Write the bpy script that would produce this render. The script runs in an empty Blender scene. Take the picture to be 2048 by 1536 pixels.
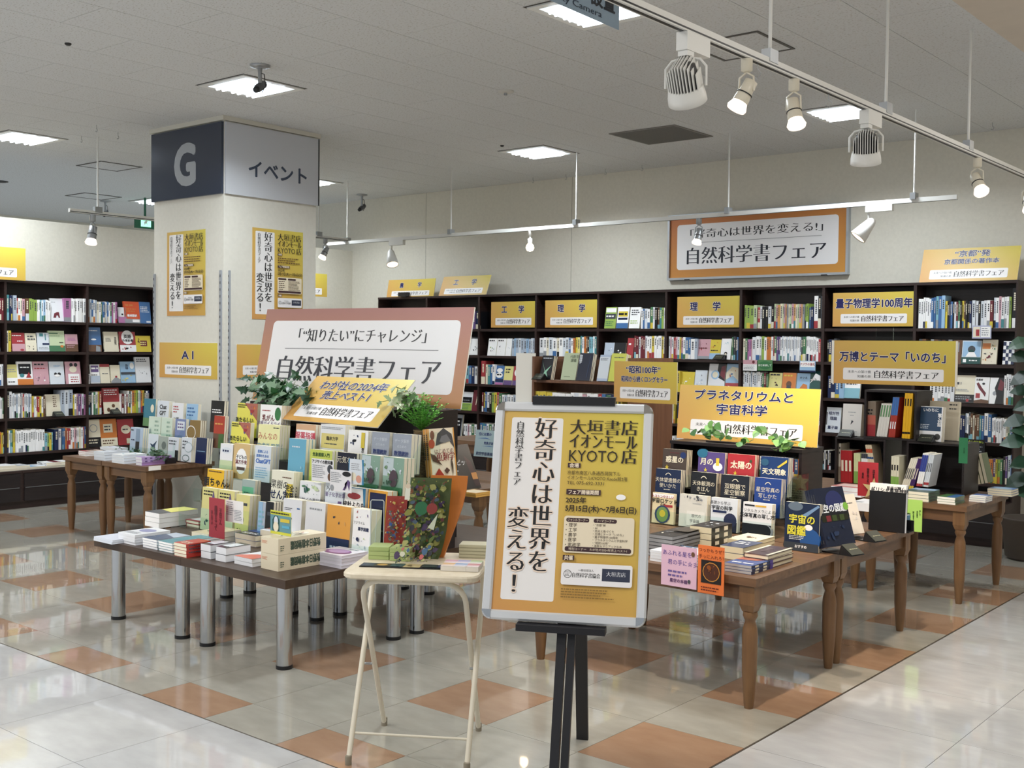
import bpy, math, random
from mathutils import Matrix, Vector
R = random.Random(7)
SC = bpy.context.scene
COL = SC.collection
PI = math.pi

# ------------------------------------------------------------------ camera, world, exposure
H = 1.55
AX = (0.7694620181, -0.0298792573, 0.6379932857)   # room x axis in camera axes
AY = (0.6385911103, 0.0181867115, -0.7693312924)   # room y axis
AZ = (0.0113840479, 0.9993880495, 0.0330746118)    # up
F, CX, CY = 2242.0, 1024.0, 768.0
cam = bpy.data.cameras.new('camera')
cam.sensor_width = 36; cam.lens = 36 * F / 2048; cam.clip_start = .05; cam.clip_end = 80
co = bpy.data.objects.new('camera', cam); COL.objects.link(co)
co.matrix_world = Matrix.Translation((0, 0, H)) @ Matrix((AX, AY, AZ)).to_4x4()
SC.camera = co
w = bpy.data.worlds.new('world'); SC.world = w; w.use_nodes = True
w.node_tree.nodes['Background'].inputs[0].default_value = (.86, .93, 1, 1)
w.node_tree.nodes['Background'].inputs[1].default_value = .5
SC.view_settings.view_transform = 'Standard'; SC.view_settings.look = 'None'
SC.view_settings.gamma = 1; SC.view_settings.use_curve_mapping = False
SC.view_settings.exposure = 0.0
SC.cycles.use_denoising = True
SC.cycles.max_bounces = 8; SC.cycles.diffuse_bounces = 4; SC.cycles.transparent_max_bounces = 24
SC.cycles.sample_clamp_indirect = 4
ZC = 3.37            # ceiling height
LIGHTS = [(x, y) for x in (-3.57, -6.55, -9.83, -12.8) for y in (4.97, 8.25)]
for i, (x, y) in enumerate(LIGHTS):
    l = bpy.data.lights.new('fixture_light', 'AREA'); l.shape = 'SQUARE'; l.size = .38; l.energy = 33; l.spread = math.radians(150)
    l.color = (.88, .95, 1)
    o = bpy.data.objects.new('fixture_light', l); COL.objects.link(o); o.location = (x, y, ZC - .03)
# the concourse's own lamps, in its ceiling beside and behind the camera
for x, y, e in ((-.4, 6.2, 24), (-.2, 3.4, 26), (-3.2, .6, 68), (-6.5, .8, 110), (.6, .2, 50), (-.4, 9.2, 18), (-9.6, 1.0, 70)):
    l = bpy.data.lights.new('concourse_light', 'AREA'); l.shape = 'SQUARE'; l.size = .9; l.energy = e
    l.color = (1, .97, .93)
    o = bpy.data.objects.new('concourse_light', l); COL.objects.link(o); o.location = (x, y, ZC - .02)

# ------------------------------------------------------------------ pixel -> world, for measuring positions
def ray(px, py):
    c = (px - CX, -(py - CY), -F)
    return [sum(a * b for a, b in zip(ax, c)) for ax in (AX, AY, AZ)]
def Pz(px, py, z):
    d = ray(px, py); t = (z - H) / d[2]; return Vector((t * d[0], t * d[1], z))
def Py(px, py, y):
    d = ray(px, py); t = y / d[1]; return Vector((t * d[0], y, H + t * d[2]))
def Px(px, py, x):
    d = ray(px, py); t = x / d[0]; return Vector((x, t * d[1], H + t * d[2]))

ZU = Vector((0, 0, 1)); XU = Vector((1, 0, 0)); YU = Vector((0, 1, 0))
# ------------------------------------------------------------------ colours, materials
PAL = dict(w='eceef2', W='ffffff', g='9a9ea4', b='4470a6', n='1b2a52', r='a93a40', o='d4803f', y='dcc647', l='9bb958', G='4a7d58',
           t='4a8c92', c='86bccb', p='d0a2ac', v='6a5488', k='16171c', e='eee6cf', B='6a4a34', m='702a34', s='9fc4e4', d='43474f',
           L='dfe6ee', P='b878a8', Y='e4dc92', O='dba45e', a='b8c4d4', T='20504c', q='c8d8b0')
def lin(h):
    h = PAL.get(h, h)
    v = [int(h[i:i + 2], 16) / 255 for i in (0, 2, 4)]
    return tuple(x / 12.92 if x <= .04045 else ((x + .055) / 1.055) ** 2.4 for x in v) + (1,)
MATS = {}
def mat(name, col='808080', rough=.5, metal=0, emit=0, spec=.5, coat=0):
    if name in MATS: return MATS[name]
    m = bpy.data.materials.new(name); m.use_nodes = True
    b = m.node_tree.nodes['Principled BSDF']
    b.inputs['Base Color'].default_value = lin(col); b.inputs['Roughness'].default_value = rough
    b.inputs['Metallic'].default_value = metal; b.inputs['Specular IOR Level'].default_value = spec
    b.inputs['Coat Weight'].default_value = coat
    if emit:
        b.inputs['Emission Color'].default_value = lin(col); b.inputs['Emission Strength'].default_value = emit
    MATS[name] = m; return m
def nodes(m):
    return m.node_tree.nodes, m.node_tree.links, m.node_tree.nodes['Principled BSDF']
def attr_mat(name, rough, coat=0):
    m = mat(name, rough=rough, coat=coat); N, L, b = nodes(m)
    a = N.new('ShaderNodeVertexColor'); a.layer_name = 'Col'; L.new(a.outputs[0], b.inputs['Base Color'])
    return m
PRINT = attr_mat('printed_paper', .42)
GLOSSP = attr_mat('glossy_printed_cover', .28)
PAGES = mat('paper_pages', 'f2efe6', .8)
def noise_mat(name, c1, c2, scale, rough=.5, stretch=(1, 1, 1), bump=0, detail=4, coords='Object', lo=.35, hi=.65, rough2=None, spec=.5, coat=0):
    m = mat(name, c1, rough, spec=spec, coat=coat); N, L, b = nodes(m)
    tc = N.new('ShaderNodeTexCoord'); mp = N.new('ShaderNodeMapping'); mp.inputs['Scale'].default_value = stretch
    nz = N.new('ShaderNodeTexNoise'); nz.inputs['Scale'].default_value = scale; nz.inputs['Detail'].default_value = detail
    L.new(tc.outputs[coords], mp.inputs[0]); L.new(mp.outputs[0], nz.inputs['Vector'])
    rp = N.new('ShaderNodeValToRGB'); rp.color_ramp.elements[0].position = lo; rp.color_ramp.elements[1].position = hi
    rp.color_ramp.elements[0].color = lin(c1); rp.color_ramp.elements[1].color = lin(c2)
    L.new(nz.outputs['Fac'], rp.inputs[0]); L.new(rp.outputs[0], b.inputs['Base Color'])
    if bump:
        bp = N.new('ShaderNodeBump'); bp.inputs['Strength'].default_value = bump; bp.inputs['Distance'].default_value = .002
        L.new(nz.outputs['Fac'], bp.inputs['Height']); L.new(bp.outputs[0], b.inputs['Normal'])
    return m
def world_noise(m, scale, amount, bump=0, bdist=.004):
    """adds a broad waviness to a floor material"""
    N, L, b = nodes(m)
    g = N.new('ShaderNodeNewGeometry'); nz = N.new('ShaderNodeTexNoise'); nz.inputs['Scale'].default_value = scale; nz.inputs['Detail'].default_value = 3
    L.new(g.outputs['Position'], nz.inputs['Vector'])
    bp = N.new('ShaderNodeBump'); bp.inputs['Strength'].default_value = bump; bp.inputs['Distance'].default_value = bdist
    L.new(nz.outputs['Fac'], bp.inputs['Height']); L.new(bp.outputs[0], b.inputs['Normal'])
def floor_mat(name, c1, c2, rough):
    m = noise_mat(name, c1, c2, 5, rough, (1, 2.2, 1), 0, 6, 'Object', .3, .7, spec=.5, coat=.9)
    m.node_tree.nodes['Principled BSDF'].inputs['Coat Roughness'].default_value = .035
    world_noise(m, 2.6, 0, .2, .004)
    N, L, b = nodes(m); L.new(b.inputs['Normal'].links[0].from_socket, b.inputs['Coat Normal'])
    return m
FLOOR_G = floor_mat('greige_floor_tile', 'a6a399', 'b6b3a8', .2)
FLOOR_O = floor_mat('tan_floor_tile', 'a4836a', 'b29278', .2)
FLOOR_W = floor_mat('pale_marble_tile', 'babbbc', 'c9cacb', .22)
JOINT = mat('joint', '8d867c', .6)
WALL = noise_mat('wallpaper', 'e0dccf', 'dbd7ca', 40, .8, bump=.1)
PILLARM = noise_mat('pillar_paint', 'dedbd0', 'dad7cc', 30, .75, bump=.08)
WHITE = mat('white_enamel', 'e6e6e2', .4)
CREAMM = mat('cream_enamel', 'ddd6c4', .4)
GREYM = mat('grey_metal', 'a4a7aa', .35, .6)
ALU = mat('brushed_aluminium', 'b9bec4', .38, .75)
CHROME = mat('chrome', 'c4c6c8', .16, 1)
BLACK = mat('black_plastic', '15161a', .4)
BLACKW = noise_mat('black_stained_board', '1d1719', '261e1f', 8, .42, (1, 1, 9))
DARKW = noise_mat('dark_walnut_board', '2a1c1a', '38272400'[:6], 6, .42, (1.2, 1.2, 10))
def wood(name, a, b_, rough=.42, st=(9, 1, 9)):
    return noise_mat(name, a, b_, 3.4, rough, st, .05, 6, 'Object', .3, .72)
OAKX = wood('oak_along_x', '5e4430', '7c5d43', .42, (1, 9, 9))
OAKY = wood('oak_along_y', '5e4430', '7c5d43', .42, (9, 1, 9))
OAKZ = wood('oak_upright', '66482f', '80603f', .42, (9, 9, .8))
WALY = wood('walnut_laminate', '3e2d22', '4c3a2b', .4, (1, 9, 9))
SHW = wood('brown_laminate', '6e4a36', '7f5942', .45, (9, 9, .8))
def acrylic():
    m = bpy.data.materials.new('clear_acrylic'); m.use_nodes = True
    N, L = m.node_tree.nodes, m.node_tree.links; N.remove(N['Principled BSDF'])
    t = N.new('ShaderNodeBsdfTransparent'); t.inputs[0].default_value = (.93, .97, .96, 1)
    g = N.new('ShaderNodeBsdfGlossy'); g.inputs['Roughness'].default_value = .04
    fr = N.new('ShaderNodeLayerWeight'); fr.inputs[0].default_value = .1; mu = N.new('ShaderNodeMath'); mu.operation = 'MULTIPLY'; mu.inputs[1].default_value = .35; L.new(fr.outputs['Fresnel'], mu.inputs[0])
    mx = N.new('ShaderNodeMixShader'); L.new(mu.outputs[0], mx.inputs[0]); L.new(t.outputs[0], mx.inputs[1]); L.new(g.outputs[0], mx.inputs[2])
    L.new(mx.outputs[0], N['Material Output'].inputs[0]); return m
CLEAR = acrylic()
def ceiling_mat():
    m = mat('speckled_ceiling_board', 'c9c7c1', .9); N, L, b = nodes(m)
    g = N.new('ShaderNodeNewGeometry'); mp = N.new('ShaderNodeMapping'); mp.inputs['Scale'].default_value = (1, 1.7, 1)
    nz = N.new('ShaderNodeTexNoise'); nz.inputs['Scale'].default_value = 62; nz.inputs['Detail'].default_value = 2
    L.new(g.outputs['Position'], mp.inputs[0]); L.new(mp.outputs[0], nz.inputs['Vector'])
    rp = N.new('ShaderNodeValToRGB'); rp.color_ramp.elements[0].position = .32; rp.color_ramp.elements[1].position = .42
    rp.color_ramp.elements[0].color = lin('b4b2ac'); rp.color_ramp.elements[1].color = lin('d6d8d9')
    L.new(nz.outputs['Fac'], rp.inputs[0]); L.new(rp.outputs[0], b.inputs['Base Color']); return m
CEILM = ceiling_mat()

# ------------------------------------------------------------------ mesh builder
class MB:
    def __init__(s): s.v = []; s.f = []; s.c = []; s.sm = []
    def face(s, pts, col='w', smooth=False):
        i = len(s.v); s.v += [tuple(p) for p in pts]; s.f.append(tuple(range(i, i + len(pts)))); s.sm.append(smooth)
        s.c.append([lin(c) for c in col] if isinstance(col, (list, tuple)) and isinstance(col[0], str) else [lin(col)] * len(pts))
    def box(s, x0, y0, z0, x1, y1, z1, col='w', m=None):
        P = [Vector((x, y, z)) for x in (x0, x1) for y in (y0, y1) for z in (z0, z1)]
        if m is not None: P = [m @ p for p in P]
        i = len(s.v); s.v += [tuple(p) for p in P]
        for f in ((0, 1, 3, 2), (4, 6, 7, 5), (0, 4, 5, 1), (2, 3, 7, 6), (0, 2, 6, 4), (1, 5, 7, 3)):
            s.f.append(tuple(i + k for k in f)); s.c.append([lin(col)] * 4); s.sm.append(False)
    def ring_loft(s, rings, col='w', cap=True, smooth=True):
        n = len(rings[0]); i = len(s.v)
        for r in rings: s.v += [tuple(p) for p in r]
        for a in range(len(rings) - 1):
            for k in range(n):
                k2 = (k + 1) % n
                s.f.append((i + a * n + k, i + a * n + k2, i + (a + 1) * n + k2, i + (a + 1) * n + k)); s.c.append([lin(col)] * 4); s.sm.append(smooth)
        if cap:
            s.face([tuple(p) for p in rings[0]][::-1], col); s.face([tuple(p) for p in rings[-1]], col)
    def tube(s, pts, r, n=10, col='w', rs=None, cap=True):
        pts = [Vector(p) for p in pts]; rings = []; up = None
        for i, p in enumerate(pts):
            d = (pts[min(i + 1, len(pts) - 1)] - pts[max(i - 1, 0)]).normalized()
            if up is None:
                up = Vector((0, 0, 1)) if abs(d.z) < .9 else Vector((1, 0, 0))
            a = d.cross(up).normalized(); b = a.cross(d).normalized(); up = b
            rr = rs[i] if rs else r
            rings.append([p + rr * (math.cos(2 * PI * k / n) * a + math.sin(2 * PI * k / n) * b) for k in range(n)])
        s.ring_loft(rings, col, cap)
    def lathe(s, prof, n=16, col='w', m=None, square=0):
        rings = []
        for r, z in prof:
            ring = []
            for k in range(n):
                a = 2 * PI * k / n; p = Vector((r * math.cos(a), r * math.sin(a), z))
                ring.append(m @ p if m is not None else p)
            rings.append(ring)
        s.ring_loft(rings, col)
    def mesh(s, name, material):
        me = bpy.data.meshes.new(name); me.from_pydata(s.v, [], s.f)
        at = me.color_attributes.new('Col', 'FLOAT_COLOR', 'CORNER')
        flat = [x for f in s.c for c in f for x in c]; at.data.foreach_set('color', flat)
        me.polygons.foreach_set('use_smooth', s.sm)
        me.materials.append(material); me.update(); return me
    def build(s, name, material, parent=None, mw=None):
        o = bpy.data.objects.new(name, s.mesh(name, material)); COL.objects.link(o)
        if parent is not None: o.parent = parent
        if mw is not None: o.matrix_local = mw
        return o
def tag(o, label, cat, group=None, kind=None):
    if label and len(__import__('re').findall(r"[^\W_]+(?:'[^\W_]+)?", label)) > 16: print('LONG', label)
    if label: o['label'] = label
    if cat: o['category'] = cat
    if group: o['group'] = group
    if kind: o['kind'] = kind
    return o
def empty(name, label, cat, loc=(0, 0, 0), rz=0, group=None):
    o = bpy.data.objects.new(name, None); COL.objects.link(o); o.location = loc; o.rotation_euler = (0, 0, rz); o.empty_display_size = .05
    return tag(o, label, cat, group)
def copy_tree(o, parent=None):
    c = o.copy(); COL.objects.link(c)
    if parent is not None:
        c.parent = parent
    for ch in list(CH.get(o.name, [])): copy_tree(ch, c)
    return c
CH = {}
def kids(o, *ch): CH[o.name] = list(ch); return o
def struct(o): o['kind'] = 'structure'; return o

# ------------------------------------------------------------------ flat print: coloured shapes and lettering
GL = {}
def glyphs(s, vertical=False, serif=False, res=2):
    key = (s, vertical, serif, res)
    if key in GL: return GL[key]
    cu = bpy.data.curves.new('t', 'FONT'); cu.body = '\n'.join(s) if vertical else s; cu.size = 1; cu.resolution_u = res
    if vertical: cu.space_line = .8; cu.align_x = 'CENTER'
    o = bpy.data.objects.new('t', cu); COL.objects.link(o)
    dg = bpy.context.evaluated_depsgraph_get(); o2 = None
    if serif:
        K = 6; c2 = o.to_curve(dg, apply_modifiers=False).copy(); c2.transform(Matrix.Diagonal((K, 1, 1, 1)))
        c2.dimensions = '2D'; c2.fill_mode = 'FRONT'; c2.offset = -.015; c2.resolution_u = res
        o2 = bpy.data.objects.new('u', c2); COL.objects.link(o2); o.hide_viewport = True
        dg = bpy.context.evaluated_depsgraph_get(); me = bpy.data.meshes.new_from_object(o2.evaluated_get(dg))
        pts = [(v.co.x / K, v.co.y) for v in me.vertices]
    else:
        me = bpy.data.meshes.new_from_object(o.evaluated_get(dg)); pts = [(v.co.x, v.co.y) for v in me.vertices]
    fs = [tuple(p.vertices) for p in me.polygons]
    bpy.data.meshes.remove(me)
    if o2: bpy.data.objects.remove(o2); bpy.data.curves.remove(c2)
    bpy.data.objects.remove(o); bpy.data.curves.remove(cu)
    xs = [p[0] for p in pts] or [0]; ys = [p[1] for p in pts] or [0]
    GL[key] = (pts, fs, (min(xs), max(xs), min(ys), max(ys))); return GL[key]
class Art:
    """2D print, u right, v up, metres"""
    def __init__(s): s.p = []; s.n = 0
    def poly(s, pts, col): s.n += 1; s.p.append(([(tuple(p)) for p in pts], None, col, s.n)); return s
    def rect(s, x0, y0, x1, y1, col): return s.poly([(x0, y0), (x1, y0), (x1, y1), (x0, y1)], col)
    def rrect(s, x0, y0, x1, y1, r, col):
        pts = []
        for cx, cy, a0 in ((x1 - r, y0 + r, -90), (x1 - r, y1 - r, 0), (x0 + r, y1 - r, 90), (x0 + r, y0 + r, 180)):
            for k in range(4):
                a = math.radians(a0 + 30 * k); pts.append((cx + r * math.cos(a), cy + r * math.sin(a)))
        return s.poly(pts, col)
    def ell(s, cx, cy, rx, ry, col, n=14): return s.poly([(cx + rx * math.cos(2 * PI * k / n), cy + ry * math.sin(2 * PI * k / n)) for k in range(n)], col)
    def star(s, cx, cy, r, col, a0=90, q=.42): 
        return s.poly([(cx + (r if k % 2 == 0 else r * q) * math.cos(math.radians(a0 + 36 * k)), cy + (r if k % 2 == 0 else r * q) * math.sin(math.radians(a0 + 36 * k))) for k in range(10)], col)
    def text(s, t, cx, cy, h, col, style='reg', anchor='c', vert=False, fit=None, rot=0, out=None, skew=0):
        """h = em height; fit = total width (or height when vertical)"""
        pts, fs, (x0, x1, y0, y1) = glyphs(t, vert, style == 'serif', 2 if h < .1 else 4)
        if x1 - x0 < 1e-6: return s
        W, Hh = x1 - x0, y1 - y0
        sx = sy = h
        if fit: 
            if vert: sy = fit / Hh
            else: sx = fit / W
        ox = -(x0 + x1) / 2 if anchor == 'c' or vert else (-x0 if anchor == 'l' else -x1)
        oy = -(y0 + y1) / 2 if vert else -.37
        ca, sa = math.cos(rot), math.sin(rot)
        def lay(dx, dy, c):
            q = []
            for x, y in pts:
                a, b = (x + ox) * sx + dx, (y + oy) * sy + dy
                a += skew * b
                q.append((cx + a * ca - b * sa, cy + a * sa + b * ca))
            s.j = getattr(s, 'j', 0) + 1; s.p.append((q, fs, c, s.n + .05 * (s.j % 11)))
        if out:
            s.n += 1
            for k in range(8): lay(0.062 * h * math.cos(k * PI / 4), .062 * h * math.sin(k * PI / 4), out)
        s.n += 1
        if style == 'bold':
            for dx, dy in ((-1, 0), (1, 0), (0, 1), (0, -1), (.7, .7), (-.7, -.7)): lay(.028 * h * dx, .028 * h * dy, col)
        elif style == 'serif':
            for dx in (-.026, 0, .026) if h > .02 else (-.02, .02): lay(dx * h, 0, col)
        else: lay(0, 0, col)
        return s
    def lines(s, x0, y0, x1, y1, n, col, frac=.45, seed=1):
        """rows of small dashes: text too small to read"""
        rr = random.Random(seed); dy = (y1 - y0) / n; s.n += 1; base = s.n
        for k in range(n):
            y = y1 - (k + .5) * dy; x = x0; e = x1 - rr.random() * .3 * (x1 - x0)
            while x < e:
                wd = dy * (.5 + rr.random() * .9); s.p.append(([(x, y - dy * frac / 2), (min(x + wd, e), y - dy * frac / 2), (min(x + wd, e), y + dy * frac / 2), (x, y + dy * frac / 2)], None, col, base)); x += wd + dy * .25
        return s
    def into(s, mb, O=Vector((0, 0, 0)), U=Vector((1, 0, 0)), V=Vector((0, 0, 1)), step=.00035, lift=.0006):
        Nn = U.cross(V).normalized()
        for pts, fs, col, lv in s.p:
            off = Nn * (lift + step * lv); P = [O + U * a + V * b + off for a, b in pts]
            if fs is None: mb.face(P, col)
            else:
                i = len(mb.v); mb.v += [tuple(p) for p in P]; cl = lin(col)
                for f in fs: mb.f.append(tuple(i + k for k in f)); mb.c.append([cl] * len(f)); mb.sm.append(False)
        return mb
    def build(s, name, parent, mw=None, material=None, **k):
        return s.into(MB(), **k).build(name, material or PRINT, parent, mw)

# ================================================================== SETTING
mb = MB(); mb.box(-10.66, 2.73, -.1, -2.045, 9.66, -.006); floor = struct(mb.build('floor', JOINT))
def tiles(parent, name, xs, ys, th, mats, z=0, gap=.0012, under=False):
    cache = {}
    for i in range(len(xs) - 1):
        for j in range(len(ys) - 1):
            m_ = mats(i, j); wx, wy = xs[i + 1] - xs[i], ys[j + 1] - ys[j]
            if m_ is None: continue
            k = (m_.name, round(wx, 4), round(wy, 4))
            if k not in cache:
                b = MB(); b.box(gap, gap, -th, wx - gap, wy - gap, 0); cache[k] = b.mesh(name, m_)
            o = bpy.data.objects.new(name, cache[k]); COL.objects.link(o); o.parent = parent; o.location = (xs[i], ys[j], z)
S = .4636
xs = [-2.045 - S * k for k in range(19)][::-1]; ys = [2.73] + [2.98 + S * k for k in range(15)]
nx = len(xs) - 1
tiles(floor, 'floor_tile', xs, ys, .006, lambda i, j: FLOOR_O if (nx - 1 - i) % 2 == 0 and (j - 1) % 2 == 1 else FLOOR_G)
# concourse floor: front strip and right strip
mb = MB(); mb.box(-14, -3, -.1, 3, 2.725, -.006); mb.box(-2.04, 2.725, -.1, 3, 12, -.006); mb.box(-10.66, 2.7235, -.05, -2.02, 2.7285, .0005); mb.box(-2.0425, 2.70, -.05, -2.038, 9.66, .0005)
cfl = struct(mb.build('floor_concourse', mat('dark_joint_strip', '4a4136', .5)))
tiles(cfl, 'floor_tile', [-2.037 + .6 * k for k in range(0, 5)], [2.727 + .6 * k for k in range(-1, 13)], .006, lambda i, j: FLOOR_W)
tiles(cfl, 'floor_tile', [-2.037 - .6 * k for k in range(0, 12)][::-1], [2.725 - .6 * k for k in range(0, 4)][::-1], .006, lambda i, j: FLOOR_W)
mb = MB(); mb.box(-14, -3, -.02, 3, .9, -.0005); mb.box(.37, .9, -.02, 3, 12, -.0005); mb.box(-14, .9, -.02, -8.64, 2.70, -.0005)
o = mb.build('floor_surface', FLOOR_W, cfl)
# ceiling with boards
mb = MB(); mb.box(-16, -3, ZC + .012, 3, 12, ZC + .2); ceil = struct(mb.build('ceiling', mat('ceiling_joint', '5c5a56', .9)))
T = .4573; c0 = -2.005
tex = [c0 - T * k for k in range(19)][::-1]
def near_light(x0, x1, y0, y1):
    return any(x1 > lx - .3 and x0 < lx + .3 and y1 > ly - .3 and y0 < ly + .3 for lx, ly in LIGHTS)
cache = {}
for i in range(len(tex) - 1):
    off = 0 if i % 2 else T
    y = 4.235 - 4 * T + off - .01
    while y < 9.66:
        y1 = min(y + 2 * T, 9.66); k = round(y1 - y, 3)
        if k not in cache:
            b = MB(); b.box(.0018, .0018, 0, T - .0018, k - .0018, .012); cache[k] = b.mesh('ceiling_board', CEILM)
        o = bpy.data.objects.new('ceiling_board', cache[k]); COL.objects.link(o); o.parent = ceil; o.location = (tex[i], y, ZC)
        y = y1
mb = MB(); mb.box(-16, 2.3, ZC, -10.2365, 9.66, ZC + .012); mb.box(-10.2365, -3, ZC, c0, 2.4, ZC + .012); mb.build('ceiling_surface', CEILM, ceil)
mb = MB(); mb.box(c0, -3, ZC - .004, 3, 12, ZC + .014); mb.build('ceiling_soffit', noise_mat('smooth_soffit', 'd6cbbd', 'd2c7b9', 6, .8), ceil)
# walls
mb = MB(); mb.box(-16, 9.66, 0, 3, 9.8, ZC + .1); wb = struct(mb.build('wall_back', WALL))
mb = MB()
for x in (Py(852, 450, 9.66).x, Py(1144, 400, 9.66).x): mb.box(x - .0018, 9.6585, 2.1, x + .0018, 9.662, ZC)
mb.build('panel_joint', mat('panel_joint', '8f8b7c', .7), wb)
mb = MB(); mb.box(-10.78, 2.75, 0, -10.66, 9.66, 2.74); struct(mb.build('wall_left', WALL))
mb = MB(); mb.box(-16.1, -3, 0, -16, 9.7, ZC + .1); struct(mb.build('wall_far_left', WALL))
mb = MB(); mb.box(2.9, -3, 0, 3, 12, ZC + .1); struct(mb.build('wall_right', WALL))

# pillar
px0, px1, py0, py1 = -8.54, -7.555, 5.465, 6.42
mb = MB(); mb.box(px0, py0, 0, px1, py1, ZC); pil = struct(mb.build('pillar', PILLARM))
mb = MB(); mb.box(px0 - .03, py0 - .03, ZC - .035, px1 + .03, py1 + .03, ZC - .0005); mb.build('ceiling_trim', mat('trim_paint', 'd5d2c6', .6), pil)
mb = MB(); mb.box(px0 - .012, py0 - .012, 0, px1 + .012, py1 + .012, .1); mb.build('baseboard', mat('dark_base', '3b332e', .5), pil)
for nm, X, Y in (('slotted_strip', px0 + .012, py0 - .006), ('slotted_strip', px1 - .03, py0 - .006), ('slotted_strip', px1 + .006, py0 + .05)):
    mb = MB(); mb.box(X - .012, Y - .006, .1, X + .012, Y + .006, 2.14, 'g')
    for k in range(28): mb.box(X - .003, Y - .0075, .6 + k * .055, X + .003, Y - .005, .62 + k * .055, 'k')
    mb.build(nm, PRINT, pil)

# ================================================================== CEILING FIXTURES
EMW = mat('lamp_glow', 'eef6ff', .5, emit=6)
EMC = mat('reflector_glow', 'dcebf4', .5, emit=1.5)
EMY = mat('warm_bulb_glow', 'ffdcb0', .5, emit=14)
def ceiling_lamp():
    r = empty('ceiling_light', None, None)
    mb = MB(); a, b_ = .262, .215
    for q in ((-a, -a, a, -b_), (-a, b_, a, a), (-a, -b_, -b_, b_), (b_, -b_, a, b_)): mb.box(q[0], q[1], -.008, q[2], q[3], -.0005)
    mb.build('frame', WHITE, r)
    mb = MB(); mb.box(-.277, -.277, -.001, .277, .277, .0)
    mb.build('shadow_gap', mat('fixture_gap', '4d4b47', .8), r)
    mb = MB(); mb.box(-b_, -b_, -.004, b_, b_, -.002); mb.build('reflector', EMC, r)
    for k in (-1, 0, 1):
        mb = MB(); mb.tube([(-.19, k * .13 - .025, -.018), (.16, k * .13 - .025, -.018), (.18, k * .13 - .015, -.018), (.18, k * .13 + .015, -.018), (.16, k * .13 + .025, -.018), (-.19, k * .13 + .025, -.018)], .01, 8)
        mb.build('fluorescent_tube', EMW, r)
    return r
LL = ['square recessed ceiling light nearest the hanging camera notice', 'square recessed ceiling light behind the long spotlight track, near the back wall',
      'square recessed ceiling light with a camera hanging in front of it', 'square recessed ceiling light midway over the back shelves',
      'square recessed ceiling light over the left bookcase, clipped by the picture edge', 'small square ceiling light just right of the pillar sign',
      'square ceiling light above the space beyond the left partition', 'small square ceiling light beyond the partition, touching the pillar sign']
lamp0 = ceiling_lamp(); parts0 = [c for c in lamp0.children]
for (x, y), lb in zip(LIGHTS, LL):
    if (x, y) == LIGHTS[0]: o = lamp0
    else:
        o = lamp0.copy(); COL.objects.link(o)
        for c in parts0: d = c.copy(); COL.objects.link(d); d.parent = o
    o.location = (x, y, ZC); tag(o, lb, 'ceiling light', 'square recessed ceiling lights')
# inspection hatches, vent, sprinkler discs, hooks
def hatch(x0, y0, x1, y1, label, col='3c3a37', inner=CEILM):
    r = empty('inspection_hatch', label, 'ceiling hatch', (0, 0, 0), 0, 'ceiling inspection hatches'); t = .018
    mb = MB()
    for q in ((x0, y0, x1, y0 + t), (x0, y1 - t, x1, y1), (x0, y0 + t, x0 + t, y1 - t), (x1 - t, y0 + t, x1, y1 - t)): mb.box(q[0], q[1], ZC - .006, q[2], q[3], ZC - .0005)
    mb.build('frame', mat('hatch_frame', '55524d', .5), r)
    mb = MB(); mb.box(x0 + t, y0 + t, ZC - .003, x1 - t, y1 - t, ZC - .0005); mb.build('panel', inner, r)
hatch(-3.54, 5.85, -3.06, 6.33, 'square dark-framed hatch above the spotlight track near the camera')
hatch(-10.9, 6.06, -10.42, 6.53, 'dark-framed ceiling hatch left of the pillar sign')
hatch(-13.25, 7.22, -12.78, 7.72, 'faint farther ceiling hatch beyond the left partition')
r = empty('air_vent', 'flat grey square air vent in the ceiling near the back wall', 'air vent')
mb = MB(); mb.box(-5.5, 7.88, ZC - .008, -4.85, 8.5, ZC - .0005); mb.build('frame', mat('vent_grey', '85827d', .6), r)
mb = MB()
for k in range(30): mb.box(-5.48, 7.9 + k * .0195, ZC - .011, -4.87, 7.908 + k * .0195, ZC - .008)
tag(mb.build('slats', mat('vent_slat', '76736e', .6), r), None, None, kind='stuff')
for x, y, rr, nm, lb in ((-5.19, 6.15, .06, 'sprinkler', 'round white sprinkler plate in the ceiling centre'), (-12.7, 6.15, .08, 'smoke_detector', 'dark round detector beyond the left partition'),
                 (-6.51, 3.57, .02, 'ceiling_plug', 'small dark plug in the ceiling at upper left'), (-6.6, 7.78, .018, 'ceiling_plug', 'small dark plug beside the middle back ceiling light')):
    r = empty(nm, lb, nm.replace('_', ' '), (x, y, ZC))
    mb = MB(); mb.lathe([(rr, 0), (rr, -.006), (rr * .7, -.012), (rr * .2, -.014)], 20); mb.build('plate', mat('plate_' + nm, 'cfcdc6' if nm == 'sprinkler' else '2b2b2b', .5), r)
    if nm == 'sprinkler':
        mb = MB(); mb.tube([(0, 0, -.014), (0, 0, -.03)], .012); mb.build('nozzle', GREYM, r)
def hook(x, y, lb, z=ZC):
    mb = MB(); pts = [(0, 0, 0), (0, 0, -.03)] + [(.012 * math.sin(a), 0, -.044 + .014 * math.cos(a)) for a in [k * PI / 5 for k in range(0, 8)]]
    mb.tube(pts, .0022, 6); o = mb.build('ceiling_hook', GREYM); o.location = (x, y, z); tag(o, lb, 'hook', 'small hooks in the ceiling')
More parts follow.
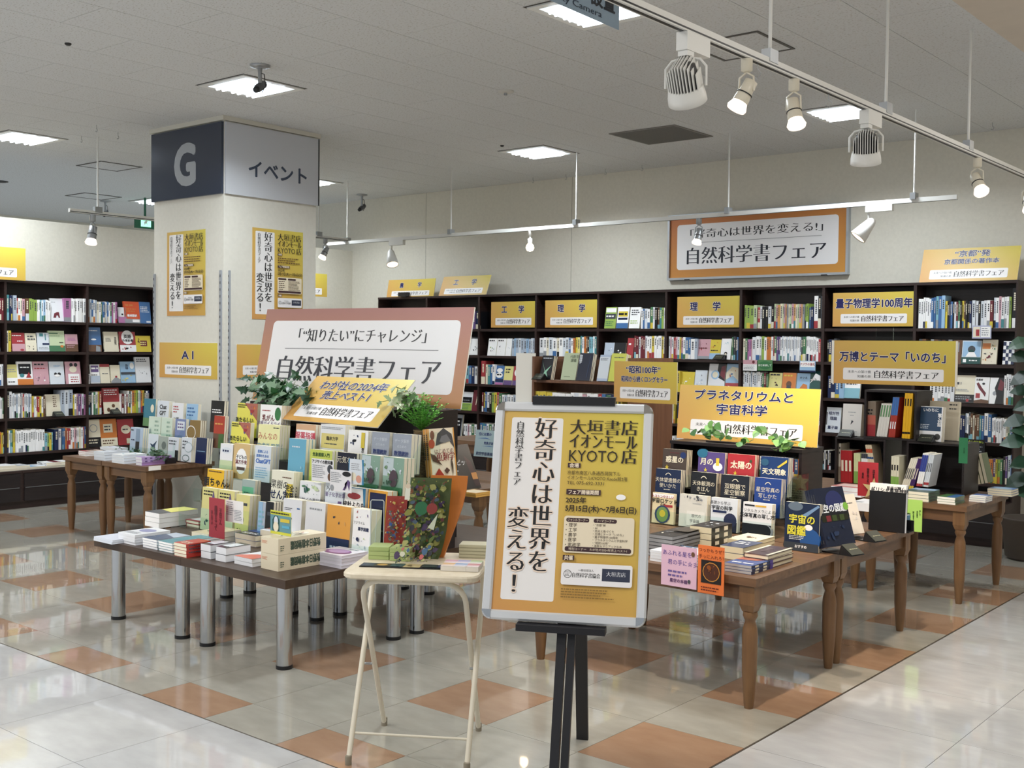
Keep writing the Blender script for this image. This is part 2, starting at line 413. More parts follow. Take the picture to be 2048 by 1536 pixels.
for px, py, lb in ((193, 250, 'tiny ceiling hook above the track rod left of the pillar'), (163, 272, 'tiny ceiling hook left of the rod beside the pillar'), (236, 265, 'tiny ceiling hook right of that rod, nearest the pillar sign'),
               (1066, 355, 'tiny ceiling hook just below the middle ceiling light'), (1132, 348, 'tiny ceiling hook left of a hanging rod near the back wall'), (1211, 338, 'tiny ceiling hook right of a hanging rod near the back wall'), (1284, 330, 'tiny ceiling hook below the grey air vent'),
               (1985, 245, 'tiny ceiling hook at far right near the back wall')):
    p = Pz(px, py, ZC); hook(p.x, p.y, lb)
# security cameras on stems
def seccam(x, y, drop, lb, rz=0, yaw=0):
    r = empty('security_camera', lb, 'security camera', (x, y, ZC), rz, 'ceiling security cameras')
    mb = MB(); mb.lathe([(.066, 0), (.066, -.012), (.03, -.02)], 20); mb.build('ceiling_plate', GREYM, r)
    mb = MB(); mb.lathe([(.016, -.018), (.013, -.06), (.013, -drop)], 12); mb.build('stem', GREYM, r)
    m = Matrix.Translation((0, 0, -drop - .02)) @ Matrix.Rotation(yaw, 4, 'Z') @ Matrix.Rotation(math.radians(118), 4, 'X')
    mb = MB(); mb.lathe([(.022, -.07), (.027, -.06), (.027, .04), (.02, .05)], 14, m=m); mb.build('camera_body', mat('camera_grey', '5a5b60', .4), r)
    mb = MB(); mb.lathe([(.019, .05), (.02, .075), (.012, .078)], 14, m=m); mb.build('lens', BLACK, r)
    mb = MB(); mb.tube([(0, 0, -.05), (.03, .01, -drop * .5), (.045, .01, -drop - .02), (.02, 0, -drop - .06)], .003, 6); mb.build('cable', BLACK, r)
seccam(-6.0, 4.62, .12, 'security camera on a stem in front of the lit ceiling light', 0, .5)
seccam(-10.1, 9.3, .14, 'black security camera hanging above the back shelves', 0, .3)
seccam(-13.3, 7.8, .14, 'security camera beyond the partition, beside the pillar', 0, .8)
# exit sign beyond partition
p = Px(290, 446, -12.6)
r = empty('exit_sign', 'small green glowing exit sign beyond the partition next to the pillar', 'exit sign', p)
mb = MB(); mb.box(-.02, -.14, -.07, .02, .14, .07); mb.box(-.01, -.01, .07, .01, .01, ZC - p.z); mb.build('housing', mat('sign_housing', '2f6f55', .5), r)
mb = MB(); mb.box(.02, -.07, -.05, .024, .07, .05); mb.build('lit_panel', mat('exit_glow', '8fe6b8', .5, emit=2), r)
Art().poly([(-.02, -.03), (0, .0), (.02, -.035), (.012, .01), (.03, .02), (0, .03), (-.03, .01)], 'ffffff').ell(.01, .038, .008, .008, 'ffffff').build('running_figure', r, U=Vector((0, 1, 0)), O=Vector((.0245, 0, 0)))

# ------------------------------------------------------------------ spotlight tracks
def rod(parent, x, y, z0, z1, white=WHITE):
    mb = MB(); mb.tube([(x, y, z0), (x, y, z1)], .0075, 8); mb.build('hanging_rod', white, parent)
    mb = MB(); mb.box(x - .02, y - .035, z0 - .05, x + .02, y + .035, z0 + .002); mb.build('clip', GREYM, parent)
def track(name, a, b_, z, rods, label):
    r = empty(name, label, 'lighting track', (0, 0, 0), 0)
    ax = 0 if abs(a[0] - b_[0]) > abs(a[1] - b_[1]) else 1; hw = .017
    x0, x1 = sorted((a[0], b_[0])); y0, y1 = sorted((a[1], b_[1]))
    if ax == 1: x0 -= hw; x1 += hw
    else: y0 -= hw; y1 += hw
    mb = MB(); mb.box(x0, y0, z, x1, y1, z + .034); mb.build('rail', WHITE, r)
    mb = MB()
    if ax == 1: mb.box(x0 + .01, y0, z - .0015, x1 - .01, y1, z + .001); mb.box(x1 - .001, y0, z + .006, x1 + .001, y1, z + .012)
    else: mb.box(x0, y0 + .01, z - .0015, x1, y1 - .01, z + .001)
    mb.build('groove', BLACK, r)
    for q in rods:
        rx, ry = (a[0], q) if ax == 1 else (q, a[1]); rod(r, rx, ry, z + .07, ZC, WHITE)
    return r
track('lighting_track', (-2.1, 2.76), (-2.1, 9.0), 2.672, (4.12, 5.33, 6.55, 7.8), 'long white spotlight track running overhead from the camera towards the back wall')
track('lighting_track', (-9.75, 8.46), (-2.78, 8.46), 2.672, (-9.42, -7.85, -6.26, -4.67, -3.1), 'white spotlight track hanging parallel to the back wall')
track('lighting_track', (-9.25, 5.08), (-9.25, 8.3), 2.68, (5.35, 7.9), 'short white spotlight track passing behind the pillar')
def beam(parent, loc, yaw, pitch, e, size=70, blend=.5, col=(1, .84, .66), rad=.03):
    l = bpy.data.lights.new('spot_beam', 'SPOT'); l.energy = e; l.spot_size = math.radians(size); l.spot_blend = blend; l.color = col; l.shadow_soft_size = rad
    o = bpy.data.objects.new('spot_beam', l); COL.objects.link(o); o.parent = parent; o.matrix_local = Matrix.Translation(loc) @ orient(yaw, pitch) @ Matrix.Translation((0, 0, -.1))
def orient(yaw, pitch):
    """aim: local -z turned to point along yaw (deg from +x) and pitch below horizontal"""
    d = Vector((math.cos(math.radians(yaw)) * math.cos(math.radians(pitch)), math.sin(math.radians(yaw)) * math.cos(math.radians(pitch)), -math.sin(math.radians(pitch))))
    return d.to_track_quat('-Z', 'Y').to_matrix().to_4x4()
def small_spot(x, y, z, yaw, pitch, lb, m=CREAMM, glow=True, s=1.0):
    r = empty('spotlight', lb, 'spotlight', (x, y, z), 0, 'track spotlights')
    mb = MB(); mb.lathe([(.022 * s, 0), (.022 * s, -.045 * s), (.012 * s, -.05 * s)], 14); mb.build('track_adapter', m, r)
    q = Matrix.Translation((0, 0, -.12 * s)) @ orient(yaw, pitch)
    mb = MB()
    for sg in (-1, 1): mb.tube([(0, 0, -.05 * s), (sg * .03 * s, 0, -.07 * s), (sg * .032 * s, 0, -.125 * s)], .004 * s, 6)
    mb.build('yoke', m, r)
    mb = MB(); mb.lathe([(.012 * s, .045 * s), (.026 * s, .04 * s), (.027 * s, 0), (.031 * s, -.035 * s), (.031 * s, -.05 * s)], 18, m=q); mb.build('lamp_body', m, r)
    mb = MB(); mb.lathe([(.0315 * s, -.012 * s), (.0318 * s, -.016 * s)], 18, m=q); mb.build('seam', BLACK, r)
    mb = MB(); mb.lathe([(.03 * s, -.05 * s), (.04 * s, -.075 * s), (.036 * s, -.085 * s), (.01 * s, -.08 * s)], 18, m=q); mb.build('bulb', mat('spot_bulb', 'ffeede', .3, emit=1.3), r)
    beam(r, (0, 0, -.12 * s), yaw, pitch, 14)
def finned_spot(x, y, z, yaw, pitch, lb):
    r = empty('floodlight', lb, 'floodlight', (x, y, z), 0, 'large finned floodlights'); r.scale = (.76, .76, .76)
    mb = MB(); mb.box(-.03, -.04, -.085, .03, .17, 0); mb.box(-.026, -.03, -.11, .026, .03, -.085); mb.build('driver_box', WHITE, r)
    c = Vector((0, 0, -.25)); q = Matrix.Translation(c) @ orient(yaw, pitch)
    side = q.to_3x3() @ Vector((1, 0, 0)); side.z = 0; side.normalize(); side *= .098
    mb = MB(); mb.tube([(0, 0, -.11), tuple(Vector((0, 0, -.125)) + side * .7), tuple(Vector((0, 0, -.16)) + side), tuple(c + side)], .006, 8)
    mb.tube([(0, 0, -.11), tuple(Vector((0, 0, -.125)) - side * .7), tuple(Vector((0, 0, -.16)) - side), tuple(c - side)], .006, 8); mb.build('yoke', WHITE, r)
    mb = MB(); mb.lathe([(.082, 0), (.09, -.04), (.092, -.075), (.08, -.077), (.06, -.04)], 24, m=q); mb.build('housing', WHITE, r)
    mb = MB(); mb.lathe([(.058, -.02), (.07, .0), (.07, .03), (.06, .1), (.03, .12)], 20, m=q); mb.build('core', mat('dark_core', '3b3b3d', .5), r)
    for k in range(11):
        u = -.07 + .014 * k; hgt = .13 * math.sqrt(max(.1, 1 - (u / .085) ** 2)); wd = math.sqrt(max(.0006, .084 ** 2 - u * u))
        mb = MB(); mb.box(u - .0022, -wd, -.005, u + .0022, wd, hgt, m=q); mb.build('fin', WHITE, r)
    beam(r, c, yaw, pitch, 110, 75)
finned_spot(-2.1, 3.48, 2.67, 105, 55, 'large white finned floodlight on the track, nearest the camera')
finned_spot(-2.1, 5.1, 2.67, 110, 68, 'large white finned floodlight in front of a lit ceiling light')
small_spot(-2.1, 3.93, 2.67, 215, 62, 'cream spotlight next to the nearest finned floodlight', s=1.0)
small_spot(-2.1, 4.34, 2.67, 330, 72, 'cream spotlight hanging between the two finned floodlights', s=1.0)
small_spot(-2.1, 6.72, 2.67, 320, 55, 'small spotlight far along the overhead track', s=1.1)
small_spot(-2.1, 7.75, 2.67, 300, 55, 'small spotlight cut by the right picture edge', s=1.1)
small_spot(-9.25, 5.3, 2.68, 300, 75, 'glowing spotlight on the short track left of the pillar', GREYM, s=1.3)
small_spot(-9.2, 7.95, 2.68, 250, 65, 'small spotlight just right of the pillar', GREYM, s=1.1)
small_spot(-4.95, 8.46, 2.672, 250, 75, 'small silver spotlight hanging in front of the framed wall banner', GREYM, s=1.1)
# hooks clipped to the long track
for y, lb in ((4.02, 'small wire hook clipped to the long track by the first rod'), (4.68, 'small wire hook clipped to the long track before the second floodlight')):
    mb = MB(); mb.tube([(0, 0, 0), (0, 0, -.02), (.015, 0, -.04), (0, 0, -.058), (-.012, 0, -.048)], .002, 6); o = mb.build('track_hook', GREYM); o.location = (-2.1, y, 2.671); tag(o, lb, 'hook', 'hooks on the lighting track')
# bare bulb
r = empty('bare_bulb', 'round glowing warm bulb in a white holder on the back track', 'light bulb', (-6.81, 8.46, 2.672))
mb = MB(); mb.lathe([(.02, 0), (.02, -.04), (.01, -.05), (.01, -.07), (.022, -.075), (.022, -.12)], 14); mb.build('holder', WHITE, r)
mb = MB(); mb.lathe([(.015, -.118), (.034, -.14), (.04, -.165), (.03, -.19), (.005, -.2)], 16); mb.build('bulb', EMY, r)
def bell_spot(x, y, z, yaw, pitch, lb):
    r = empty('spotlight', lb, 'spotlight', (x, y, z), 0, 'track spotlights')
    mb = MB(); mb.box(-.02, -.02, -.05, .19, .02, 0); mb.build('driver_box', WHITE, r)
    mb = MB(); mb.tube([(0, 0, -.05), (0, 0, -.13)], .01, 8); mb.build('stem', WHITE, r)
    q = Matrix.Translation((0, 0, -.15)) @ orient(yaw, pitch)
    mb = MB(); mb.lathe([(.02, .06), (.035, .04), (.05, -.03), (.068, -.12), (.064, -.125), (.03, -.05)], 22, m=q); mb.build('lamp_shade', WHITE, r)
    mb = MB(); mb.lathe([(.06, -.116), (.061, -.119), (.01, -.119)], 22, m=q); mb.build('diffuser', mat('warm_spot_face', 'ffe2bd', .4, emit=3), r)
    beam(r, (0, 0, -.18), yaw, pitch, 35, 80)
bell_spot(-8.72, 8.46, 2.672, 330, 62, 'bell-shaped white spotlight at the pillar end of the back track')
bell_spot(-3.45, 8.46, 2.672, 215, 50, 'bell-shaped white spotlight right of the framed wall banner')
# hanging notice
q1 = Px(1238, 60, -3.0); nW, nH = .8, .16
r = empty('hanging_notice', 'blue-grey security camera notice hanging over the nearest ceiling light', 'notice', (0, 0, 0))
un = Vector((-.04, 1, 0)).normalized(); O = q1 - un * nW; mn = Matrix((un, ZU, un.cross(ZU))).transposed().to_4x4(); mn.translation = O
mb = MB(); mb.box(0, 0, -.004, nW, nH, 0, m=mn); mb.build('board', mat('notice_blue', '9cb2c6', .3), r)
Art().text('防犯カメラ設置', nW / 2, .108, .1, '1b222e', 'bold', fit=.72).text('Security Camera', nW / 2, .035, .04, '26344a', 'reg', fit=.5).build('lettering', r, O=O, U=un, V=ZU, lift=.001)
mb = MB()
for q in (.02, nW - .02): p = O + un * q; mb.tube([(p.x, p.y, O.z + nH), (p.x, p.y, ZC)], .002, 5)
mb.build('cord', GREYM, r)

# ================================================================== SIGN BOARDS
def fair_art(w_, h_, lines, size, s=1.0, top='d9a03c', right='e2c22e'):
    """yellow fair card; origin lower left"""
    A = Art(); A.p.append(([(0, 0), (w_, 0), (w_, h_), (0, h_)], None, ['d59e58', 'd3b04e', 'dccb52', 'd9ae5c'], 0))
    py0, py1 = h_ * .09, h_ * .37
    A.rrect(w_ * .1, py0, w_ * .9, py1, h_ * .035, 'f6f3f2'); pc = (py0 + py1) / 2
    A.text('未来への架け橋', w_ * .33, pc + h_ * .05, h_ * .07, '26231f', 'reg', 'r', fit=w_ * .19)
    A.text('知識の泉', w_ * .33, pc - h_ * .055, h_ * .07, '26231f', 'reg', 'r', fit=w_ * .11)
    A.text('自然科学書フェア', w_ * .36, pc, h_ * .19, '1d1a18', 'serif', 'l', fit=w_ * .5)
    for t, cx, cy, hh, ft in lines: A.text(t, w_ * cx, h_ * cy, h_ * hh, '16185a', 'bold', fit=w_ * ft if ft else None, out='f4eee0')
    return A
def board(name, label, cat, O, U, V, w_, h_, A, th=.006, edge='efe9dc', group=None, extra=None, parts='printed_face'):
    """rigid board with printed face; O lower left corner, U right, V up"""
    U, V = U.normalized(), V.normalized(); Nn = U.cross(V).normalized()
    m = Matrix((U, V, Nn)).transposed().to_4x4(); m.translation = O
    mb = MB(); mb.box(0, 0, -th, w_, h_, 0, edge); o = mb.build(name, PRINT); o.matrix_world = m; tag(o, label, cat, group)
    A.into(MB(), U=Vector((1, 0, 0)), V=Vector((0, 1, 0))).build(parts, PRINT, o)
    return o
def lean(deg, n=YU): return ZU * math.cos(math.radians(deg)) + n * math.sin(math.radians(deg))
GRP = 'yellow fair topic cards'
def wall_card(px0, py0, px1, py1, y, lines, label, ang=0, h=None, fn=fair_art):
    a, b_ = Py(px0, py1, y), Py(px1, py1, y); w_ = b_.x - a.x
    h = h or Py(px0, py0, y).z - a.z
    return board('topic_card', label, 'sign', Vector((a.x, y, (a.z + b_.z) / 2)), XU, lean(ang), w_, h, fair_art(w_, h, lines, 0), group=GRP)
YS = 9.42        # front plane of the back bookcases
wall_card(773, 546, 867, 595, YS + .02, [('農', .3, .68, .3, None), ('学', .68, .68, .3, None)], 'yellow 農学 card standing on top of the back bookcase', 10, .22)
wall_card(877, 545, 972, 591, YS + .02, [('工', .3, .68, .3, None), ('学', .68, .68, .3, None)], 'yellow 工学 card leaning on top of the back bookcase', 22, .245)
wall_card(982, 604, 1072, 655, YS + .012, [('工', .3, .7, .3, None), ('学', .68, .7, .3, None)], 'yellow 工学 card standing inside the top shelf')
wall_card(1090, 601, 1197, 655, YS + .012, [('理', .3, .7, .3, None), ('学', .7, .7, .3, None)], 'yellow 理学 card in the top shelf next to the 工学 card')
wall_card(1354, 594, 1481, 655, YS + .012, [('理', .27, .68, .3, None), ('学', .63, .68, .3, None)], 'yellow 理学 card in the top shelf under the framed wall banner')
wall_card(1665, 586, 1831, 653, YS + .012, [('量子物理学100周年', .5, .68, .3, .92)], 'yellow 量子物理学100周年 card in the top shelf')
wall_card(1838, 502, 2046 - 12, 563, YS + .0, [('“京都”発', .52, .83, .2, .36), ('京都関係の著作本', .52, .6, .16, .56)], 'yellow 京都 card leaning on top of the right back bookcase', 20, .3)
# left bookcase card (cut by the picture edge) and the one behind the pillar
def left_card(y0, y1, z0, z1, x, lines, label):
    w_, h = y1 - y0, z1 - z0
    return board('topic_card', label, 'sign', Vector((x, y0, z0)), YU, ZU, w_, h, fair_art(w_, h, lines, 0), group=GRP)
left_card(4.42, 5.26, 2.125, 2.43, -10.38, [('医学', .5, .7, .3, None)], 'yellow card on top of the left bookcase, cut by the picture edge')
left_card(8.2, 9.0, 2.125, 2.4, -10.38, [('医学', .5, .7, .3, None)], 'yellow card on the left bookcase seen just right of the pillar')
# pillar signs
zt, zb = ZC - .045, Py(447, 386, py0 - .02).z
mb = MB(); mb.box(px0 - .012, py0 - .022, zb, px1 - .003, py0 - .001, zt); o = mb.build('zone_sign', mat('navy_panel', '2c3547', .25, coat=.3)); tag(o, 'navy panel with a large grey letter G high on the pillar', 'sign')
cxm = (px0 + px1) / 2 - .04
A = Art(); A.text('G', 0, 0, .72, 'a8adb2', 'reg'); 
A.p = [([(x * .6 + .02 * math.cos(k * PI / 5), y * .63 + .02 * math.sin(k * PI / 5)) for x, y in pts], fs, c, lv + k * .08) for pts, fs, c, lv in A.p for k in range(10)]
A.into(MB(), O=Vector((cxm + .03, py0 - .022, (zt + zb) / 2 + .0))).build('letter', PRINT, o)
mb = MB(); mb.box(px1 + .001, py0 + .005, zb, px1 + .022, py1 + .005, zt); o = mb.build('zone_sign', mat('pale_panel', 'c9ccd2', .35)); tag(o, 'pale grey panel reading イベント on the pillar beside the letter G', 'sign')
Art().text('イベント', 0, 0, .15, '39455a', 'bold', fit=.60).into(MB(), O=Vector((px1 + .022, (py0 + py1) / 2 + .05, zb + .23)), U=YU).build('lettering', PRINT, o)
mb = MB(); mb.box(px1 + .001, py1 + .005, zb, px1 + .026, py1 + .015, zt); mb.build('edge_strip', BLACK, o)
def poster_art(w_, h_, full=False):
    A = Art(); A.p.append(([(0, 0), (w_, 0), (w_, h_), (0, h_)], None, ['cf9656', 'cda24c', 'dccd52', 'd3ac58'], 0))
    A.rrect(w_ * .06, h_ * .055, w_ * .43, h_ * .965, w_ * .015, 'eeeceb')
    def column(t, u, top, bot, em, out=None, wt='17181c'):
        st = h_ * (top - bot) / len(t)
        for i, ch in enumerate(t): A.text(ch, w_ * u, h_ * top - st * (i + .5), min(em, st * 1.06), wt, 'serif', out=out)
    oc = 'f0dccb' if full else None
    column('好奇心は世界を', .31, .965, .19, w_ * .185, oc); column('変える！', .15, .51, .08, w_ * .185, oc); column('自然科学書フェア', .125, .945, .615, w_ * .072, None, '2b2b2e')
    for t, y in (('大垣書店', .922), ('イオンモール', .85)): A.text(t, w_ * .72, h_ * y, w_ * .118, '241c12', 'serif', fit=w_ * .47)
    A.text('KYOTO', w_ * .655, h_ * .778, w_ * .115, '241c12', 'reg', fit=w_ * .34).text('店', w_ * .905, h_ * .778, w_ * .115, '241c12', 'serif')
    A.rect(w_ * .48, h_ * .715, w_ * .57, h_ * .738, '3b2026').text('会場', w_ * .525, h_ * .7265, w_ * .033, 'f0e0c8', 'bold', fit=w_ * .065)
    if full:
        for t, y, ft in (('京都市南区八条通西洞院下ル', .69, .37), ('イオンモールKYOTO Kaede館2階', .665, .42), ('TEL 075-692-3331', .64, .26)): A.text(t, w_ * .48, h_ * y, w_ * .032, '3a2a1a', 'reg', 'l', fit=w_ * ft)
        A.ell(w_ * .86, h_ * .575, w_ * .034, w_ * .02, 'ffffff')
    else: A.lines(w_ * .48, h_ * .625, w_ * .93, h_ * .7, 3, '6a4a20', seed=3)
    A.rect(w_ * .48, h_ * .58, w_ * .72, h_ * .607, '3b2026').text('フェア開催期間', w_ * .6, h_ * .5935, w_ * .033, 'f0e0c8', 'bold', fit=w_ * .21)
    A.text('2025年', w_ * .48, h_ * .553, w_ * .045, '2a1d12', 'bold', 'l', fit=w_ * .14).text('5月15日(木)～7月6日(日)', w_ * .48, h_ * .513, w_ * .05, '2a1d12', 'bold', 'l', fit=w_ * .49)
    A.rrect(w_ * .475, h_ * .295, w_ * .96, h_ * .475, w_ * .02, 'ecdfc4')
    A.rrect(w_ * .49, h_ * .445, w_ * .65, h_ * .465, w_ * .012, '3b2026').rrect(w_ * .68, h_ * .445, w_ * .84, h_ * .465, w_ * .012, '3b2026')
    A.rrect(w_ * .49, h_ * .302, w_ * .945, h_ * .325, w_ * .012, '3b2026')
    if full:
        A.text('ジャンルコーナー', w_ * .57, h_ * .455, w_ * .022, 'f0e0c8', fit=w_ * .14).text('テーマコーナー', w_ * .76, h_ * .455, w_ * .022, 'f0e0c8', fit=w_ * .12)
        for k, t in enumerate(('・理学', '・工学', '・農学', '・医学', '・家政学')): A.text(t, w_ * .49, h_ * (.43 - .024 * k), w_ * .03, '3a2a22', 'reg', 'l')
        for k, t in enumerate(('“京都”発', 'AI', '防災と街づくり', '万博とテーマ「いのち」', '量子物理学100周年', 'プラネタリウムと宇宙科学', '“昭和100年”', '基幹＆マニアックな本')): A.text('・' + t, w_ * .68, h_ * (.434 - .0145 * k), w_ * .019, '3a2a22', 'reg', 'l')
        A.text('特別コーナー　わが社の2024年売上ベスト1', w_ * .717, h_ * .3135, w_ * .02, 'f0e0c8', fit=w_ * .4)
    else:
        A.lines(w_ * .5, h_ * .33, w_ * .62, h_ * .44, 5, '6a5a4a').lines(w_ * .69, h_ * .33, w_ * .93, h_ * .44, 8, '6a5a4a', seed=4)
    A.rect(w_ * .48, h_ * .258, w_ * .56, h_ * .282, '3b2026').text('共催', w_ * .52, h_ * .27, w_ * .033, 'f0e0c8', 'bold', fit=w_ * .06)
    A.rrect(w_ * .475, h_ * .14, w_ * .96, h_ * .245, w_ * .015, 'f1eff0').rect(w_ * .755, h_ * .165, w_ * .945, h_ * .225, '2a3147')
    A.text('大垣書店', w_ * .85, h_ * .2, w_ * .035, 'd8dae0', 'serif', fit=w_ * .13)
    A.ell(w_ * .52, h_ * .192, w_ * .028, w_ * .028, '3a3a3a').ell(w_ * .52, h_ * .192, w_ * .024, w_ * .024, 'f1eff0').lines(w_ * .503, h_ * .18, w_ * .54, h_ * .204, 4, '4a4a4a')
    A.text('一般社団法人', w_ * .645, h_ * .212, w_ * .018, '3a3a3a').text('自然科学書協会', w_ * .648, h_ * .188, w_ * .035, '222222', 'serif', fit=w_ * .19)
    A.lines(w_ * .48, h_ * .075, w_ * .85, h_ * .125, 4, '8a6a30', seed=9)
    return A
def flat_poster(name, O, U, w_, h_, A, label, cat='poster', group=None):
    m = Matrix((U, ZU, U.cross(ZU))).transposed().to_4x4(); m.translation = O
    mb = MB(); mb.box(0, 0, -.0015, w_, h_, 0, 'eeeae0'); o = mb.build(name, PRINT); o.matrix_world = m; tag(o, label, cat, group)
    A.into(MB(), U=XU, V=YU).build('printed_face', PRINT, o); return o
a, b_ = Py(334, 632, py0 - .004), Py(411, 458, py0 - .004)
flat_poster('fair_poster', Vector((a.x, py0 - .003, a.z)), XU, b_.x - a.x, b_.z - a.z, poster_art(b_.x - a.x, b_.z - a.z), 'yellow vertical fair poster on the pillar face below the letter G')
a, b_ = Px(504, 633, px1 + .004), Px(606, 470, px1 + .004)
flat_poster('fair_poster', Vector((px1 + .003, a.y, a.z - .02)), YU, b_.y - a.y, b_.z - a.z + .04, poster_art(b_.y - a.y, b_.z - a.z + .04), 'yellow vertical fair poster on the pillar face below the イベント panel')
a, b_ = Py(318, 754, py0 - .008), Py(434, 686, py0 - .008)
board('topic_card', 'yellow AI card fixed to the pillar below the poster', 'sign', Vector((a.x, py0 - .003, a.z)), XU, ZU, b_.x - a.x, b_.z - a.z, fair_art(b_.x - a.x, b_.z - a.z, [('A I', .5, .66, .32, .2)], 0), group=GRP)
a, b_ = Px(473, 756, px1 + .008), Px(590, 690, px1 + .008)
board('topic_card', 'yellow card on the pillar mostly hidden behind the big banner', 'sign', Vector((px1 + .009, a.y, a.z)), YU, ZU, b_.y - a.y, b_.z - a.z, fair_art(b_.y - a.y, b_.z - a.z, [('A I', .5, .66, .32, .2)], 0), group=GRP)
# framed wall banner
a, b_ = Py(1335, 557, 9.62), Py(1699, 404, 9.62); W_, H_ = b_.x - a.x, b_.z - a.z + .02; z0 = a.z - .02
r = empty('wall_banner', 'large framed 自然科学書フェア banner on the back wall', 'banner', (a.x, 9.62, z0))
def banner_art(W_, H_, t1, t2, cs, f1=.78, f2=.83):
    A = Art(); A.p.append(([(0, 0), (W_, 0), (W_, H_), (0, H_)], None, cs, 0)); bx = H_ * .13
    A.rrect(bx, bx, W_ - bx, H_ - bx, H_ * .05, 'f3f2f3')
    A.text(t1, W_ / 2, H_ * .71, H_ * .16, '23242a', 'serif', fit=(W_ - 2 * bx) * f1).rect(W_ * .13, H_ * .565, W_ * .87, H_ * .57, '4a4a50')
    A.text(t2, W_ / 2, H_ * .35, H_ * .3, '1d2230', 'serif', fit=(W_ - 2 * bx) * f2); return A
mb = MB(); f = .022
for q in ((0, 0, W_, f), (0, H_ - f, W_, H_), (0, f, f, H_ - f), (W_ - f, f, W_, H_ - f)): mb.box(q[0], -.012, q[1], q[2], .04, q[3])
mb.build('frame', ALU, r)
mb = MB(); mb.box(f, .01, f, W_ - f, .038, H_ - f); mb.build('backing_board', WHITE, r)
A = banner_art(W_ - 2 * f, H_ - 2 * f, '「好奇心は世界を変える!」', '自然科学書フェア', ['c98a45', 'cf9340', 'c4803f', 'c1703a'], .82, .86)
A.into(MB(), O=Vector((f, .01, f))).build('printed_face', PRINT, r)
mb = MB()
for q in (.2, W_ - .25): mb.box(q, -.014, -.004, q + .06, .0, .006)
mb.build('latch', BLACK, r)

# ================================================================== BOOKCASES
ZS = [.49, .82, 1.13, 1.45, 1.745]
def bookcase(w_, deep, label=None, zs=ZS):
    r = empty('bookcase', label, 'bookcase', group='dark bookcases along the walls'); D = .235; t = .0125
    for x in (0, w_ - t):
        mb = MB(); mb.box(x, 0, .35, x + t, D, 2.105); mb.build('side_panel', DARKW, r)
    for z in zs:
        mb = MB(); mb.box(t, .004, z - .026, w_ - t, D, z); mb.build('shelf', DARKW, r)
    mb = MB(); mb.box(0, -.004, 2.105, w_, D, 2.128); mb.build('top_board', DARKW, r)
    mb = MB(); mb.box(t, D - .012, .35, w_ - t, D - .001, 2.105); mb.build('back_panel', BLACKW, r)
    mb = MB(); mb.box(0, -deep, .06, w_, D, .35); mb.box(0, -deep + .03, 0, w_, D, .06); mb.build('base_cabinet', DARKW, r)
    mb = MB(); mb.box(.006, -deep - .006, .33, w_ - .006, 0, .352); mb.build('ledge', DARKW, r)
    for z0, z1 in ((.07, .19), (.2, .325)):
        mb = MB(); mb.box(.02, -deep - .012, z0, w_ - .02, -deep, z1); mb.build('drawer', BLACKW, r)
    mb = MB(); mb.box(.03, -deep - .014, .193, w_ - .03, -deep - .008, .197); mb.build('drawer_rail', GREYM, r)
    return r
def dup(o, loc, rz, label):
    c = o.copy(); COL.objects.link(c); c.location = loc; c.rotation_euler = (0, 0, rz); c['label'] = label
    for ch in o.children:
        d = ch.copy(); COL.objects.link(d); d.parent = c
    return c
BX = [-2.61 - .8135 * k for k in range(10)]
words = ['at the far right by the leafy plant', 'behind the expo theme card', 'behind the purple and red series books', 'under the framed wall banner', 'behind the brown free-standing shelf, holding lime and white covers', 'with a 理学 card in its top shelf, above the blank board',
         'beside it, holding a 工学 card inside its top shelf', 'with the 工学 card leaning on its top', 'whose top carries the 農学 card']
bc0 = bookcase(.8135, .18, 'dark back-wall bookcase ' + words[0])
bc0.location = (BX[1], YS, 0)
for k in range(1, 9): dup(bc0, (BX[k + 1], YS, 0), 0, 'dark back-wall bookcase ' + words[k])
XL = -10.4
LY = [4.25, 5.076, 5.904, 6.732, 7.56, 8.388]
lw = ['cut by the left picture edge', 'left bay between the picture edge and the pillar', 'right bay beside the pillar', 'mostly hidden behind the pillar', 'seen just right of the pillar']
bcl = bookcase(.828, .3, 'dark left-wall bookcase, ' + lw[0]); bcl.location = (XL, LY[0], 0); bcl.rotation_euler = (0, 0, PI / 2)
for k in range(1, 5): dup(bcl, (XL, LY[k], 0), PI / 2, 'dark left-wall bookcase, ' + lw[k])

